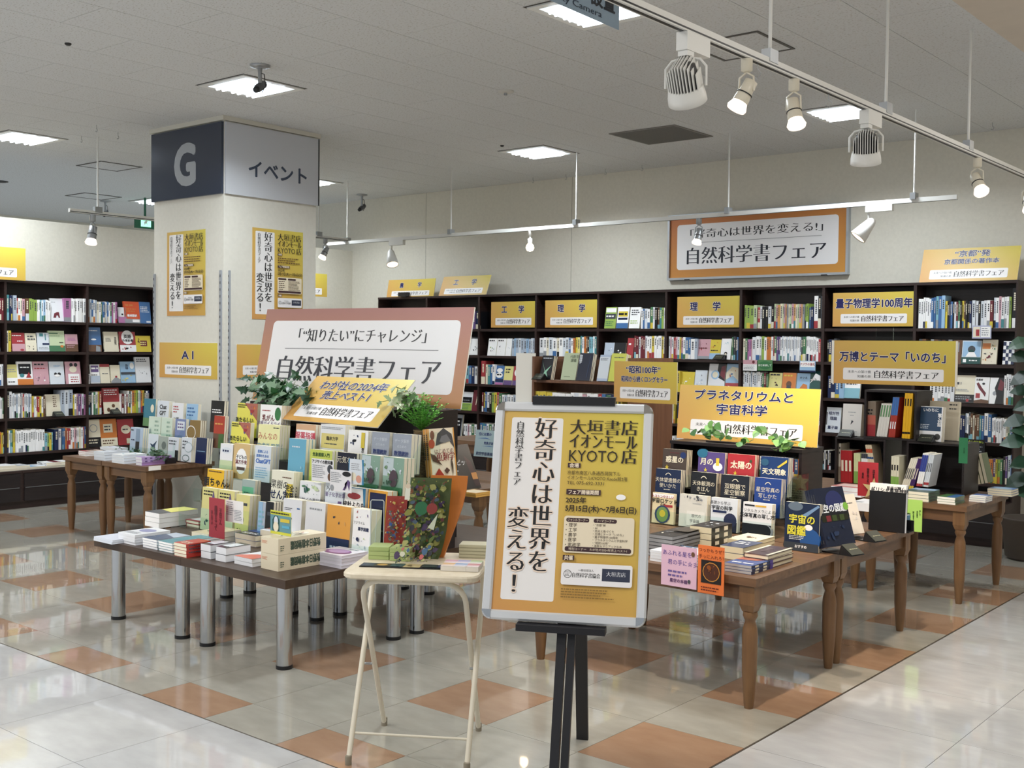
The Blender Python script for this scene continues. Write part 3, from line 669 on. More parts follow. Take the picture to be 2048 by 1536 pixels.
# ------------------------------------------------------------------ books
SHRINK = MB()     # the rest of the shelved books, past the first 300
def spine_run(fr, px0, px1, n, h, cols, deep=.15, jit=.03, band=.5, leanx=0, mb=SHRINK):
    """fr: function px -> point on the shelf front, plus U and inward N"""
    a, U, Nn = fr(px0); b_, _, _ = fr(px1); L = (b_ - a).dot(U); n = max(1, n); wts = [.7 + R.random() * .6 for _ in range(n)]; s = sum(wts); x = 0
    for k in range(n):
        wd = L * wts[k] / s; c = cols[k % len(cols)]; hh = h * (1 + (R.random() - .5) * 2 * jit); inn = R.random() * .012
        P = a + U * x + Nn * inn; g = .0004
        def pt(u, v, d): return P + U * (u + leanx * v) + Nn * d + ZU * v
        vs = [pt(g, 0, 0), pt(wd - g, 0, 0), pt(wd - g, hh, 0), pt(g, hh, 0), pt(g, 0, deep), pt(wd - g, 0, deep), pt(wd - g, hh, deep), pt(g, hh, deep)]
        cl = c
        mb.face([vs[0], vs[1], vs[2], vs[3]], cl); mb.face([vs[3], vs[2], vs[6], vs[7]], 'e'); mb.face([vs[1], vs[5], vs[6], vs[2]], cl); mb.face([vs[4], vs[0], vs[3], vs[7]], cl)
        dk = c in 'nbrGvkmdTBt'
        q = .18 + R.random() * .15
        if R.random() < band:
            bc = R.choice('WbrygknoGt') if not dk else R.choice('WeyLc'); mb.face([pt(g, .002, -.0007), pt(wd - g, .002, -.0007), pt(wd - g, hh * q, -.0007), pt(g, hh * q, -.0007)], bc)
        tc = 'e' if dk else 'd'
        v = hh * (.9 - R.random() * .05); e = hh * (.42 + R.random() * .2); m0, m1 = wd * .3, wd * .7
        while v > e:
            ch = min(wd * .55, .012); mb.face([pt(m0, v - ch, -.0007), pt(m1, v - ch, -.0007), pt(m1, v, -.0007), pt(m0, v, -.0007)], tc); v -= ch * 1.35
        x += wd
def fr_back(k, y=YS):
    z = ZS[k - 1] + .0005
    return lambda px: (Vector((Py(px, 660, y + .012).x, y + .012, z)), XU, YU)
def fr_left(k):
    z = ZS[k - 1] + .0005
    return lambda px: (Vector((XL - .012, Px(px, 700, XL).y, z)), YU, -XU)
BACKROWS = {
 5: '940 961 4 .2 kvnk|1281 1299 4 .2 WbLW|1300 1332 7 .21 GwkBtlW|1488 1513 4 .215 lllq|1514 1546 6 .2 rwkkwk|1547 1608 17 .22 qpOeqpOge|1609 1616 2 .22 l|1617 1626 2 .19 bn|1627 1647 3 .29 Wkd|1836 1857 5 .25 W|1857 1870 3 .25 Wbb|1871 1889 3 .265 cbs|1890 1942 14 .22 yknbkwmGkyBkkn|1943 1985 7 .22 LwkLwWm|1986 2021 7 .25 LWpWwWl|2023 2032 1 .31 k',
 4: '1023 1073 11 .19 asaLa|1079 1131 8 .2 wWeLWeWL|1131 1150 4 .2 LbWo|1151 1160 2 .21 yY|1161 1197 10 .215 tWoBkccWtc|1269 1294 7 .22 mmwm|1295 1331 9 .22 WWyWW|1337 1362 7 .215 wpwrpLy|1362 1381 4 .21 pWbb|1381 1395 2 .2 Wa|1464 1481 5 .215 Gdkbk|1487 1505 5 .2 eGPPp|1505 1523 3 .22 wW|1523 1546 5 .22 lWooW|1547 1560 4 .22 rGvv|1561 1602 15 .22 WLWWL|1602 1612 2 .22 dG|1612 1632 7 .22 W|1633 1647 3 .2 Wrt|1654 1680 5 .2 knkdk|1838 1905 9 .2 dBkgB',
 3: '925 960 7 .2 yGcbnwa|963 971 1 .26 r|972 990 4 .22 etbW|1342 1361 3 .2 yYy|1487 1521 9 .21 WLwWa|1521 1537 4 .2 WGmG|1657 1690 4 .19 nnbs|1862 1911 7 .16 WwWWw|2011 2031 4 .24 WWw',
 2: '965 1004 9 .22 mybwklyrG|1005 1040 8 .2 WaWw|1337 1352 4 .21 WWwy|1636 1645 2 .2 dW|1690 1730 6 .2 kdk|1918 1934 3 .21 qnn|1935 1950 4 .23 aWdB|1950 1972 5 .22 eBBtb|1973 1987 2 .23 Wb|1988 2016 8 .2 WWWWWWWW|2017 2031 4 .2 eGab',
 1: '928 958 7 .18 WwpWG|960 1000 8 .2 btbwGwk|1337 1352 4 .2 WwW|1636 1646 2 .2 Wd|1651 1667 5 .17 kWkW|1913 1933 4 .2 Gpes|1934 1970 8 .2 kkadkak|1971 1983 4 .2 kT|1984 2012 6 .2 oovylG|2013 2021 2 .22 kv|2022 2031 2 .24 Lb'}
for k, s in BACKROWS.items():
    for seg in s.split('|'):
        a, b_, n, h, c = seg.split(); spine_run(fr_back(k), float(a), float(b_), int(n), float(h), c)
for k, ss in ((5, '770 856|865 938'), (4, '770 856|865 938'), (3, '770 856|865 922|1045 1072|1082 1196|1206 1331'), (2, '770 856|865 922|1045 1072|1082 1196|1206 1331|1356 1481|1490 1634'), (1, '770 856|865 902|1004 1072|1082 1196|1206 1331|1356 1481|1490 1634')):
    for seg in ss.split('|'):
        a, b_ = seg.split(); spine_run(fr_back(k), float(a), float(b_), int((float(b_) - float(a)) / 7.5), .205, R.choice(['WLwbWGe', 'WrWaWyWk', 'nWeLcWB', 'WWovWGs']))
LEFTROWS = {
 5: '0 9 2 .21 mm|15 20 1 .24 t|21 27 2 .24 nn|28 35 1 .24 a|35 43 2 .22 rW|43 52 2 .21 ep|53 60 1 .21 B|60 76 3 .21 l|76 103 8 .205 WWcWsW|130 144 1 .23 P|145 173 7 .23 W|177 196 5 .23 Wab|196 225 9 .21 eWGbWWbWG|225 236 3 .21 PWP',
 4: '0 2 1 .2 v|15 24 2 .2 ey',
 3: '0 8 2 .2 Ww|176 181 1 .1 w',
 2: '0 8 3 .2 WwG|15 25 2 .25 kw|25 65 14 .23 wLWaWWnWr|66 92 8 .2 yLWrryWB|124 147 3 .26 aLa|148 173 7 .21 yWpvPLP|177 205 8 .23 nkWGweyr|243 257 5 .2 Wmm|257 300 13 .23 WTWoylWcoykWn',
 1: '0 10 3 .2 oyB|15 31 5 .22 yWtG|32 90 16 .21 W|91 108 4 .17 cly|110 124 2 .2 nw|126 174 14 .21 bborrWWpWWeWr'}
for k, s in LEFTROWS.items():
    for seg in s.split('|'):
        a, b_, n, h, c = seg.split(); spine_run(fr_left(k), float(a), float(b_), int(n), float(h), c)

BM = {}
NB = [0]
def ops_art(ops, w_, h_, A=None):
    A = A or Art()
    for op in (ops.split(';') if ops else []):
        q = op.strip().split(' ', 1); k = q[0]; q = q[1].split(' ')
        if k == 'R': A.rect(float(q[0]) * w_, float(q[1]) * h_, float(q[2]) * w_, float(q[3]) * h_, q[4])
        elif k == 'E': A.ell(float(q[0]) * w_, float(q[1]) * h_, float(q[2]) * w_, float(q[3]) * w_, q[4])
        elif k == 'P': A.poly([(float(q[i]) * w_, float(q[i + 1]) * h_) for i in range(0, len(q) - 1, 2)], q[-1])
        elif k in 'TBSV':
            t = q[5] if len(q) > 5 else q[4]; ft = None
            u, v, sz, c = float(q[0]) * w_, float(q[1]) * h_, float(q[2]) * w_, q[3]
            t = q[4]
            A.text(t, u, v, sz, c, {'T': 'reg', 'B': 'bold', 'S': 'serif', 'V': 'bold'}[k], vert=(k == 'V'))
        elif k == 'L': A.lines(float(q[0]) * w_, float(q[1]) * h_, float(q[2]) * w_, float(q[3]) * h_, int(q[4]), q[5], seed=int(float(q[1]) * 97))
        elif k == 'N':     # scattered blobs: an illustration seen from afar
            rr = random.Random(int(q[5])); cs = q[4].split(','); 
            for _ in range(int(q[6])):
                a = rr.random() ** 2 * .1 + .018; cx = (float(q[0]) + a + rr.random() * (float(q[2]) - float(q[0]) - 2 * a)) * w_; cy = float(q[1]) * h_ + a * w_ + rr.random() * max(.001, (float(q[3]) - float(q[1])) * h_ - 2 * a * w_)
                ph = rr.random() * 6; st = .35 + rr.random() * .65; cr, sr = math.cos(ph), math.sin(ph); pts = []
                for kk in range(9):
                    r1 = a * w_ * (.6 + rr.random() * .4); x1, y1 = r1 * math.cos(kk * .698), r1 * st * math.sin(kk * .698); pts.append((cx + x1 * cr - y1 * sr, cy + x1 * sr + y1 * cr))
                A.poly(pts, rr.choice(cs))
    return A
def book_meshes(w_, h_, t, col, ops, spine, hard=False, pages='e', back=None, sops=None):
    key = (round(w_, 4), round(h_, 4), round(t, 4), col, ops, spine, hard, pages, sops)
    if key in BM: return BM[key]
    c = .0022 if hard else .0009; ov = .003 if hard else 0
    mb = MB(); mb.box(0, 0, 0, w_, c, h_, col); mb.box(0, t - c, 0, w_, t, h_, back or col); mb.box(0, c, 0, c, t - c, h_, spine or col)
    cov = mb.mesh('cover', GLOSSP)
    mb = MB(); mb.box(c, c, ov, w_ - ov - .0012, t - c, h_ - ov, pages)
    # page edges: a few thin leaves standing proud
    pg = mb.mesh('pages', attr_mat('page_edges', .85))
    A = ops_art(ops, w_, h_); mb = MB(); A.into(mb)
    if sops is not None:
        ops_art(sops, t, h_).into(mb, O=Vector((0, t, 0)), U=-YU)
    else:
        sc = 'e' if (spine or col) in 'nbrGvkmdTBt' else 'd'
        B_ = Art(); v = h_ * .9
        if t > .008:
            while v > h_ * .45: B_.rect(t * .3, v - t * .45, t * .7, v, sc); v -= t * .6
            B_.rect(t * .3, h_ * .06, t * .7, h_ * .12, sc)
        B_.into(mb, O=Vector((0, t, 0)), U=-YU)
    pr = mb.mesh('cover_print', GLOSSP) if mb.f else None
    BM[key] = (cov, pg, pr); return BM[key]
ATTR_PAGE = attr_mat('page_edges', .85)
def book(label, M, w_, h_, t, col, ops='', spine=None, hard=False, pages='e', group=None, sops=None, cat='book', name='book'):
    cov, pg, pr = book_meshes(w_, h_, t, col, ops, spine, hard, pages, None, sops)
    o = bpy.data.objects.new(name, cov); COL.objects.link(o); o.matrix_world = M; tag(o, label, cat, group); NB[0] += 1
    for nm, me in (('pages', pg), ('cover_print', pr)):
        if me: c = bpy.data.objects.new(nm, me); COL.objects.link(c); c.parent = o
    return o
FACES = ['front copy of the ', 'rear copy of the ', 'third copy back of the ', 'fourth copy back of the ', 'fifth copy back of the ']
def to_stuff(M, w_, h_, t, col, spine=None, pages='e'):
    c = .0012; SHRINK.box(0, 0, 0, w_, c, h_, col, M); SHRINK.box(0, t - c, 0, w_, t, h_, col, M); SHRINK.box(0, c, 0, c, t - c, h_, spine or col, M); SHRINK.box(c, c, .001, w_ - .0015, t - c, h_ - .001, pages, M)
def standing(desc, x, y, z, w_, h_, t, n, col, ops='', rz=0, ln=6, loc='', **k):
    """n copies one behind another, covers facing local -y"""
    base = Matrix.Translation((x, y, z)) @ Matrix.Rotation(rz, 4, 'Z'); dx = 0
    for i in range(n):
        M = base @ Matrix.Translation((dx, 0, 0)) @ Matrix.Rotation(-math.radians(ln), 4, 'X') @ Matrix.Translation((0, i * (t + .0012), 0))
        M = M @ Matrix.Translation(((R.random() - .5) * .002 if i else 0, 0, t * math.sin(math.radians(ln)) + .0006 if ln >= 0 else 0))
        if i >= (1 if M.translation.x < -7.4 or 'brown bookcase' in loc else 2): to_stuff(M, w_, h_, t, col, k.get('spine'), k.get('pages', 'e')); continue
        lb = (FACES[i] if n > 1 else '') + desc + (' ' + loc if loc else '')
        book(lb, M, w_, h_, t, col, ops, group=(desc if n > 1 else None), **k)
STK = {1: [''], 2: ['upper book of the ', 'lower book of the '], 3: ['topmost book of the ', 'middle book of the ', 'bottom book of the '],
       4: ['topmost book of the ', 'second book down in the ', 'third book down in the ', 'bottom book of the '],
       5: ['topmost book of the ', 'second book down in the ', 'third book down in the ', 'fourth book down in the ', 'bottom book of the '],
       6: ['topmost book of the ', 'second book down in the ', 'third book down in the ', 'fourth book down in the ', 'fifth book down in the ', 'bottom book of the ']}
FLAT = Matrix(((1, 0, 0, 0), (0, 0, 1, 0), (0, -1, 0, 0), (0, 0, 0, 1)))
def pile(desc, p, w_, h_, t, n, col, ops='', rz=0, rot=0, jit=.004, loc='', **k):
    """flat stack; p = world front-left bottom corner, w_ along the local x, h_ away; rot quarter turns of the book in place"""
    base = Matrix.Translation(p) @ Matrix.Rotation(rz, 4, 'Z')
    W2, H2 = (w_, h_) if rot % 2 == 0 else (h_, w_)   # footprint -> book size
    offs = {0: (0, 0), 1: (w_, 0), 2: (w_, h_), 3: (0, h_)}[rot]
    for i in range(n):   # i = 0 is topmost
        z = (n - 1 - i) * (t + .0006) + t + .0005
        j = Matrix.Translation(((R.random() - .5) * jit, (R.random() - .5) * jit, z)) @ Matrix.Rotation((R.random() - .5) * .02, 4, 'Z')
        M = base @ j @ Matrix.Translation((offs[0], offs[1], 0)) @ Matrix.Rotation(rot * PI / 2, 4, 'Z') @ FLAT
        if i >= (2 if M.translation.x < -7 else 3): to_stuff(M, W2, H2, t, col, k.get('spine'), k.get('pages', 'e')); continue
        book(STK[n][i] + (desc + ' pile' if n > 1 else desc) + (' ' + loc if loc else ''), M, W2, H2, t, col, ops, group=(desc + ' pile' if n > 1 else None), **k)
def shelf_face(side, k, px0, px1, pytop, col, ops, desc, loc, t=.02, ln=9, h=None, spine=None, n=1, y=None):
    z = ZS[k - 1] + .001
    tiny = px1 - px0 < 17.5
    if side == 'B':
        yy = YS + .02 if y is None else y; a, b_ = Py(px0, pytop, yy + .02), Py(px1, pytop, yy + .02); w_ = b_.x - a.x; hh = h or (a.z - z) / math.cos(math.radians(ln))
        if tiny: to_stuff(Matrix.Translation((a.x, yy, z)) @ Matrix.Rotation(-math.radians(ln), 4, 'X'), w_, hh, t, col); A = ops_art(ops, w_, hh); m_ = Matrix.Rotation(-math.radians(ln), 3, 'X'); A.into(SHRINK, O=Vector((a.x, yy, z)), V=m_ @ ZU); return
        standing(desc, a.x, yy, z, w_, hh, t, n, col, ops, 0, ln, loc, spine=spine)
    else:
        xx = XL - .02; a, b_ = Px(px0, pytop, xx), Px(px1, pytop, xx); w_ = b_.y - a.y; hh = h or (a.z - z) / math.cos(math.radians(ln))
        standing(desc, xx, a.y, z, w_, hh, t, n, col, ops, PI / 2, ln, loc, spine=spine)
RB = 'on the back shelves'
SF = [  # side, shelf, x0, x1, ytop, colour, ops, description, place
 ('B', 5, 1211, 1233, 615, 'l', 'R .05 .75 .95 .95 W;R .05 .45 .95 .68 d;L .1 .5 .9 .64 1 W;L .1 .1 .9 .35 3 G', 'lime green and white covered book', 'under the top of the back case'),
 ('B', 5, 1235, 1258, 615, 'W', 'R .1 .55 .9 .8 y;L .1 .57 .9 .78 1 k;R .1 .4 .9 .5 n;R 0 0 1 .25 b', 'white book with yellow and blue lettering bars', 'beside the lime one, top back shelf'),
 ('B', 5, 1260, 1281, 615, 'W', 'L .15 .6 .9 .9 3 d;L .1 .2 .9 .4 2 l', 'white book with small grey and green lettering', 'top back shelf by the spines'),
 ('B', 4, 941, 961, 678, 'W', 'N .2 .15 .8 .8 B,k,d 3 5', 'white book with a brown figure', 'beside the big banner edge, second back shelf'),
 ('B', 4, 977, 994, 677, 'W', 'N .2 .15 .8 .7 l,k,G 3 6;L .1 .8 .9 .95 1 k', 'white book with a green cartoon figure', 'under the 工学 card'),
 ('B', 4, 995, 1012, 677, 'W', 'N .2 .2 .8 .75 d,g 4 5;L .1 .8 .9 .95 1 k', 'white book with a round grey machine', 'under the 工学 card'),
 ('B', 4, 1013, 1024, 677, 'W', 'N .2 .2 .8 .7 b,d 6 4', 'white book with a small blue figure', 'under the 工学 card'),
 ('B', 4, 1210, 1229, 686, 'a', 'N .1 .1 .9 .7 W,d 8 6', 'grey-blue book with pale figures', 'second back shelf above the brown unit'),
 ('B', 4, 1230, 1252, 686, 'k', 'N .1 .2 .7 .7 W 2 4', 'black book with a white splash', 'second back shelf above the brown unit'),
 ('B', 4, 1255, 1268, 676, 'r', 'L .2 .6 .8 .8 1 W', 'leaning red book', 'second back shelf above the brown unit'),
 ('B', 4, 1396, 1421, 679, 'p', 'N .1 .35 .9 .9 r,p,m 5 8;L .1 .5 .9 .6 1 m;R 0 0 1 .15 g', 'pink book with a red-haired drawing', 'second back shelf above the planetarium card'),
 ('B', 4, 1421, 1442, 680, 'y', 'N .1 .5 .9 .95 o,B 5 6;L .1 .4 .9 .5 1 k;R 0 0 1 .3 s', 'yellow and brown covered book', 'second back shelf above the planetarium card'),
 ('B', 4, 1443, 1463, 678, 'W', 'T .5 .78 .2 c 入門;E .5 .28 .16 .16 k;R .35 0 .65 .2 k;E .5 .25 .1 .1 e', 'white book with a dark-haired cartoon head', 'second back shelf above the planetarium card'),
 ('B', 4, 1907, 1924, 680, 'B', 'R .1 .5 .7 .9 g', 'brown-grey book half hidden by the expo card', 'second back shelf, far right bay'),
 ('B', 4, 1925, 1963, 682, 'L', 'R .04 .3 .96 .96 s;E .5 .62 .2 .2 d;E .5 .5 .15 .15 T;P .2 .3 .8 .3 .65 .5 .35 .5 W;R 0 0 1 .28 T;R .08 .06 .25 .2 W;L .4 .08 .9 .2 1 W', 'book with a capped man portrait over a teal band', 'second back shelf, far right bay'),
 ('B', 4, 1965, 1995, 680, 'e', 'R .02 .62 .55 .85 o;N .05 .05 .95 .55 B,o,d,m 5 14;N .6 .55 .95 .95 G,B,y 6 7', 'thick cream book scattered with tiny animals', 'second back shelf, far right bay'),
 ('B', 4, 2007, 2030, 683, 'W', ';'.join('R %.2f %.2f %.2f %.2f %s' % (i * .25, j * .16, i * .25 + .25, j * .16 + .16, 'n') for i in range(4) for j in range(6) if (i + j) % 2), 'black and white checkered book', 'second back shelf, far right bay'),
 ('B', 3, 991, 1008, 731, 'b', 'E .5 .75 .35 .2 W;E .5 .5 .4 .25 W;L .2 .45 .8 .6 1 k;R 0 .15 1 .3 n;R 0 0 1 .12 P', 'blue book with a white cloud title', 'third back shelf beside the blank board'),
 ('B', 3, 1009, 1026, 732, 'Y', 'L .15 .6 .85 .9 2 k;R 0 0 1 .25 v', 'pale yellow book with black title', 'third back shelf beside the blank board'),
 ('B', 3, 1027, 1041, 732, 'r', 'E .5 .65 .35 .4 W;R 0 0 1 .25 v', 'red book with a white round title', 'third back shelf beside the blank board'),
 ('B', 3, 1362, 1389, 744, 'y', 'N .1 .3 .9 .8 Y,W 5 5;R 0 0 1 .1 l', 'bright yellow book', 'third back shelf behind the planetarium card'),
 ('B', 3, 1390, 1414, 741, 'L', 'N .1 .1 .9 .9 a,W,g 7 9', 'pale sketch-covered book', 'third back shelf behind the planetarium card'),
 ('B', 3, 1417, 1450, 728, 'w', 'P .5 .55 1 .4 1 1 .55 1 k;P .7 .6 1 .45 1 .95 .75 .9 m;E .4 .62 .25 .25 s;E .4 .62 .17 .17 e;L .2 .1 .9 .15 1 g', 'white book with a clock face and dark corner', 'third back shelf behind the planetarium card'),
 ('B', 3, 1452, 1479, 728, 's', 'P 0 .7 .4 .9 1 .85 1 .4 .5 .6 0 .45 e;N .1 .5 .9 .85 r,b,o 5 7;R 0 0 1 .35 r;N .05 .05 .95 .3 W 3 5', 'pale blue and red picture book', 'third back shelf behind the planetarium card'),
 ('B', 3, 1538, 1564, 746, 'Y', 'N .1 .2 .9 .8 B,m,k 11 9;L .1 .85 .9 .97 1 k;R 0 0 1 .12 d', 'cream book with brown insects', 'third back shelf right of the spines'),
 ('B', 3, 1565, 1592, 746, 'o', 'L .1 .8 .9 .95 1 y;E .5 .5 .2 .22 B;P .3 .1 .7 .1 .65 .45 .35 .45 d', 'orange book with a monkey', 'third back shelf right of the insect book'),
 ('B', 3, 1594, 1620, 747, 's', 'B .5 .8 .2 n キツネ;P .2 .3 .9 .15 .8 .5 .5 .55 o;R 0 0 1 .15 y', 'sky blue book with a fox', 'third back shelf right of the orange monkey book'),
 ('B', 3, 1620, 1646, 742, 'T', 'P 0 .5 .4 .9 1 .75 1 .55 .4 .7 W;L .05 .6 .95 .7 1 W;R 0 0 1 .2 e', 'dark green book with a white lizard arc', 'third back shelf beside the bay divider'),
 ('B', 3, 1690, 1721, 760, 'W', 'R 0 0 1 .55 c;L .1 .7 .9 .95 2 d', 'white and light blue book', 'third back shelf under the expo card'),
 ('B', 3, 1909, 1950, 751, 'e', 'R 0 0 1 .3 k;L .1 .1 .9 .25 2 g;R .62 .04 .75 .14 r;L .05 .6 .4 .8 1 d;L .1 .4 .8 .5 2 g', 'beige book with a black band', 'third back shelf, far right bay'),
 ('B', 3, 1950, 1979, 755, 'W', 'B .3 .9 .16 k 京都府;P .1 .75 .25 .8 .5 .6 .8 .4 .75 .25 .55 .4 .3 .55 m;E .6 .75 .1 .08 k;R .1 .2 .4 .38 r;P 0 0 1 0 1 .12 .5 .16 0 .1 B', 'white book with a dark red map shape', 'third back shelf, far right bay'),
 ('B', 3, 1980, 2009, 756, 'W', 'P .4 0 1 0 1 1 .6 1 .35 .6 .5 .3 k;P .55 .55 .9 .5 1 .8 .7 .95 m;E .35 .4 .12 .16 g', 'white book with a dark head silhouette', 'third back shelf, far right bay'),
 ('B', 2, 1653, 1682, 815, 'L', 'B .5 .76 .25 n 相対性;B .5 .56 .25 n 理論;B .5 .2 .24 n 量子論;R .02 .3 .08 .8 k', 'pale relativity book', 'fourth back shelf left of the black cubes'),
 ('B', 2, 924, 945, 784, 'w', 'R .05 .42 .95 .72 k;L .1 .5 .9 .6 1 g;R 0 0 1 .4 l;L .1 .05 .9 .35 4 G', 'white, black and bright green book', 'fourth back shelf right of the big banner'),
 ('B', 2, 946, 960, 780, 'm', 'P .45 .3 .55 .3 .7 .95 .6 .95 e', 'dark maroon book with a pale streak', 'fourth back shelf right of the big banner'),
 ('B', 1, 905, 924, 829, 'g', 'R .12 .1 .9 .85 k;L .2 .5 .8 .8 2 W', 'grey-framed black book', 'low back shelf by the bright green plant'),
 ('L', 5, 103, 130, 597, 'w', 'P .15 .15 .35 .15 .4 .25 .5 .25 .55 .15 .65 .15 .6 .4 .45 .4 .25 .35 m;L .05 .8 .5 .86 1 g', 'pale pink book with a red horse', 'top shelf of the left bookcase'),
 ('L', 5, 238, 254, 615, 'w', 'R 0 0 1 .4 P;E .5 .55 .12 .1 k', 'small grey and purple book', 'top left-wall shelf beside the orange book'),
 ('L', 5, 250, 281, 603, 'E0', '', '', ''),
 ('L', 5, 281, 303, 604, 'b', 'L .1 .5 .9 .8 4 L;R .55 .04 .95 .12 L', 'blue book', 'top left-wall shelf against the pillar edge'),
 ('L', 4, 25, 51, 666, 'r', 'L .05 .8 .95 .9 1 W;R 0 0 1 .4 p;L .4 .5 .9 .6 1 W;E .75 .08 .15 .08 r', 'red and pink book', 'second left-wall shelf by the left edge'),
 ('L', 4, 52, 74, 667, 'e', 'N .1 .05 .9 .5 k,d,B 6 8;L .2 .6 .9 .9 2 d', 'cream book with black animals', 'second left-wall shelf beside the red one'),
 ('L', 4, 76, 101, 666, 'L', 'R .2 .8 .5 .97 t;R .4 .35 .95 .45 n;L .1 .1 .9 .25 2 g;R .62 .6 .7 .95 t', 'white book with teal squares', 'second left-wall shelf'),
 ('L', 4, 99, 131, 662, 'q', 'R .03 .85 .6 .9 G;L .05 .72 .9 .78 1 G;R 0 0 1 .28 G;R .65 .42 .9 .45 k;E .8 .25 .1 .08 o', 'pale green book with a green band', 'second left-wall shelf'),
 ('L', 4, 132, 157, 669, 'p', 'R 0 0 1 .42 B;L .1 .2 .9 .4 2 p;L .2 .6 .9 .8 3 P', 'pink and rust-coloured book', 'second left-wall shelf, last in its bay'),
 ('L', 4, 177, 204, 655, 'b', 'R 0 0 1 .28 B;P .55 0 .9 0 .9 .2 .6 .25 g;E .45 .5 .2 .06 W;L .05 .82 .8 .9 1 W', 'blue sky book with a building', 'second left-wall shelf, near bay divider'),
 ('L', 4, 210, 238, 664, 'e', 'V .8 .55 .16 k 文化研究;L .1 .5 .5 .7 3 d', 'white book with vertical black title', 'second left-wall shelf beside the sky book'),
 ('L', 4, 241, 273, 664, 'r', 'E .5 .72 .38 .4 W;B .5 .76 .24 k 英語;B .5 .56 .17 k 外来診療;R 0 0 1 .34 W;N .1 .05 .9 .3 r,k 5 5', 'red book with a white circle title', 'second left-wall shelf'),
 ('L', 4, 273, 303, 672, 'y', 'R .3 .35 .75 .7 m;L .3 .4 .75 .65 2 Y;N .1 .5 .3 .9 B 5 3', 'yellow-brown book', 'second left-wall shelf against the pillar edge'),
 ('L', 3, 15, 36, 730, 'Y', 'R 0 0 1 .35 W;L .1 .6 .9 .8 2 g;L .1 .1 .9 .2 1 k', 'pale yellow book', 'third left-wall shelf by the left edge'),
 ('L', 3, 36, 67, 724, 'W', 'R .1 .45 .9 .9 k;R 0 0 1 .25 o;E .3 .4 .15 .12 t;P .55 .3 .9 .3 .75 .55 r;L .2 .7 .8 .8 1 W', 'black and white book with an orange band', 'third left-wall shelf'),
 ('L', 3, 68, 99, 724, 'p', 'L .1 .8 .9 .95 1 k;L .1 .65 .9 .75 1 r;N .1 .1 .9 .5 W,d,P 6 7', 'dusty pink drawing book', 'third left-wall shelf'),
 ('L', 3, 101, 130, 724, 'L', 'L .3 .75 .8 .85 2 s;E .4 .45 .1 .1 k;E .65 .45 .12 .1 k;E .5 .38 .2 .08 W', 'pale blue book with two cartoon heads', 'third left-wall shelf'),
 ('L', 3, 133, 163, 724, 'p', 'E .4 .85 .12 .12 k;E .7 .85 .12 .12 k;E .5 .65 .25 .2 e;R .15 0 .9 .45 W;L .3 .05 .85 .35 3 r', 'rose pink book with two faces', 'third left-wall shelf, last in its bay'),
 ('L', 3, 182, 201, 730, 'W', 'R .1 .6 .9 .95 v;L .15 .7 .85 .9 1 W;R 0 .05 1 .4 a;L .1 .4 .9 .5 1 d', 'white book with a purple title block', 'third left-wall shelf'),
 ('L', 3, 202, 221, 729, 'e', 'R 0 .85 1 1 r;L .2 .45 .8 .55 1 d', 'cream book with a red top', 'third left-wall shelf'),
 ('L', 3, 223, 242, 731, 'e', 'P 0 .1 .5 .35 1 .2 1 0 0 0 g;E .55 .35 .12 .1 r', 'beige book with a small red mark', 'third left-wall shelf'),
 ('L', 3, 243, 272, 724, 's', 'V .45 .75 .2 n 外科;E .8 .8 .15 .2 W;N .05 .02 .95 .45 y,Y 5 9;R 0 .4 1 .5 d', 'sky blue book with yellow circles', 'third left-wall shelf'),
 ('L', 3, 273, 303, 715, 'w', 'L .1 .8 .9 .95 2 d;N .2 .2 .9 .5 g,k 6 5', 'large white book', 'third left-wall shelf against the pillar edge'),
 ('L', 2, 93, 130, 790, 'e', 'L .4 .4 .6 .95 6 B;L .3 .2 .8 .35 2 e', 'cream face-out book behind a dark name plate', 'fourth left-wall shelf'),
 ('L', 2, 208, 241, 777, 'r', 'L .1 .7 .9 .95 3 W;R 0 0 1 .45 e;E .3 .15 .1 .12 B;E .6 .3 .1 .1 B;E .8 .15 .1 .1 d', 'red book with a cream band of faces', 'fourth left-wall shelf'),
 ('L', 1, 176, 203, 841, 'e', 'R 0 0 1 .35 k;L .1 .1 .9 .3 2 e;E .5 .68 .3 .28 g;E .5 .68 .25 .23 e', 'cream book with a black band', 'lowest left-wall shelf'),
 ('L', 1, 203, 236, 840, 'o', 'R .2 .5 .75 .82 e;L .25 .55 .7 .78 2 d;R 0 0 1 .3 e;L .1 .05 .9 .25 2 B', 'bright orange book with a cream label', 'lowest left-wall shelf'),
 ('L', 1, 238, 270, 840, 'r', 'E .5 .6 .3 .25 e;L .3 .55 .7 .65 1 d;R .5 .05 .95 .25 e', 'red book with a pale disc', 'lowest left-wall shelf beside the table'),
]
for s, k, x0, x1, yt, c, ops, d, loc in SF:
    if c == 'E0': c, ops, d, loc = 'd9582c', 'L .1 .75 .6 .9 1 o;L .1 .5 .9 .7 2 o;B .5 .35 .16 W 機械翻訳;R 0 0 1 .2 g;R .5 .05 .95 .17 W', 'orange-red book', 'top left-wall shelf'
    shelf_face(s, k, x0, x1, yt, c, ops, d, loc)

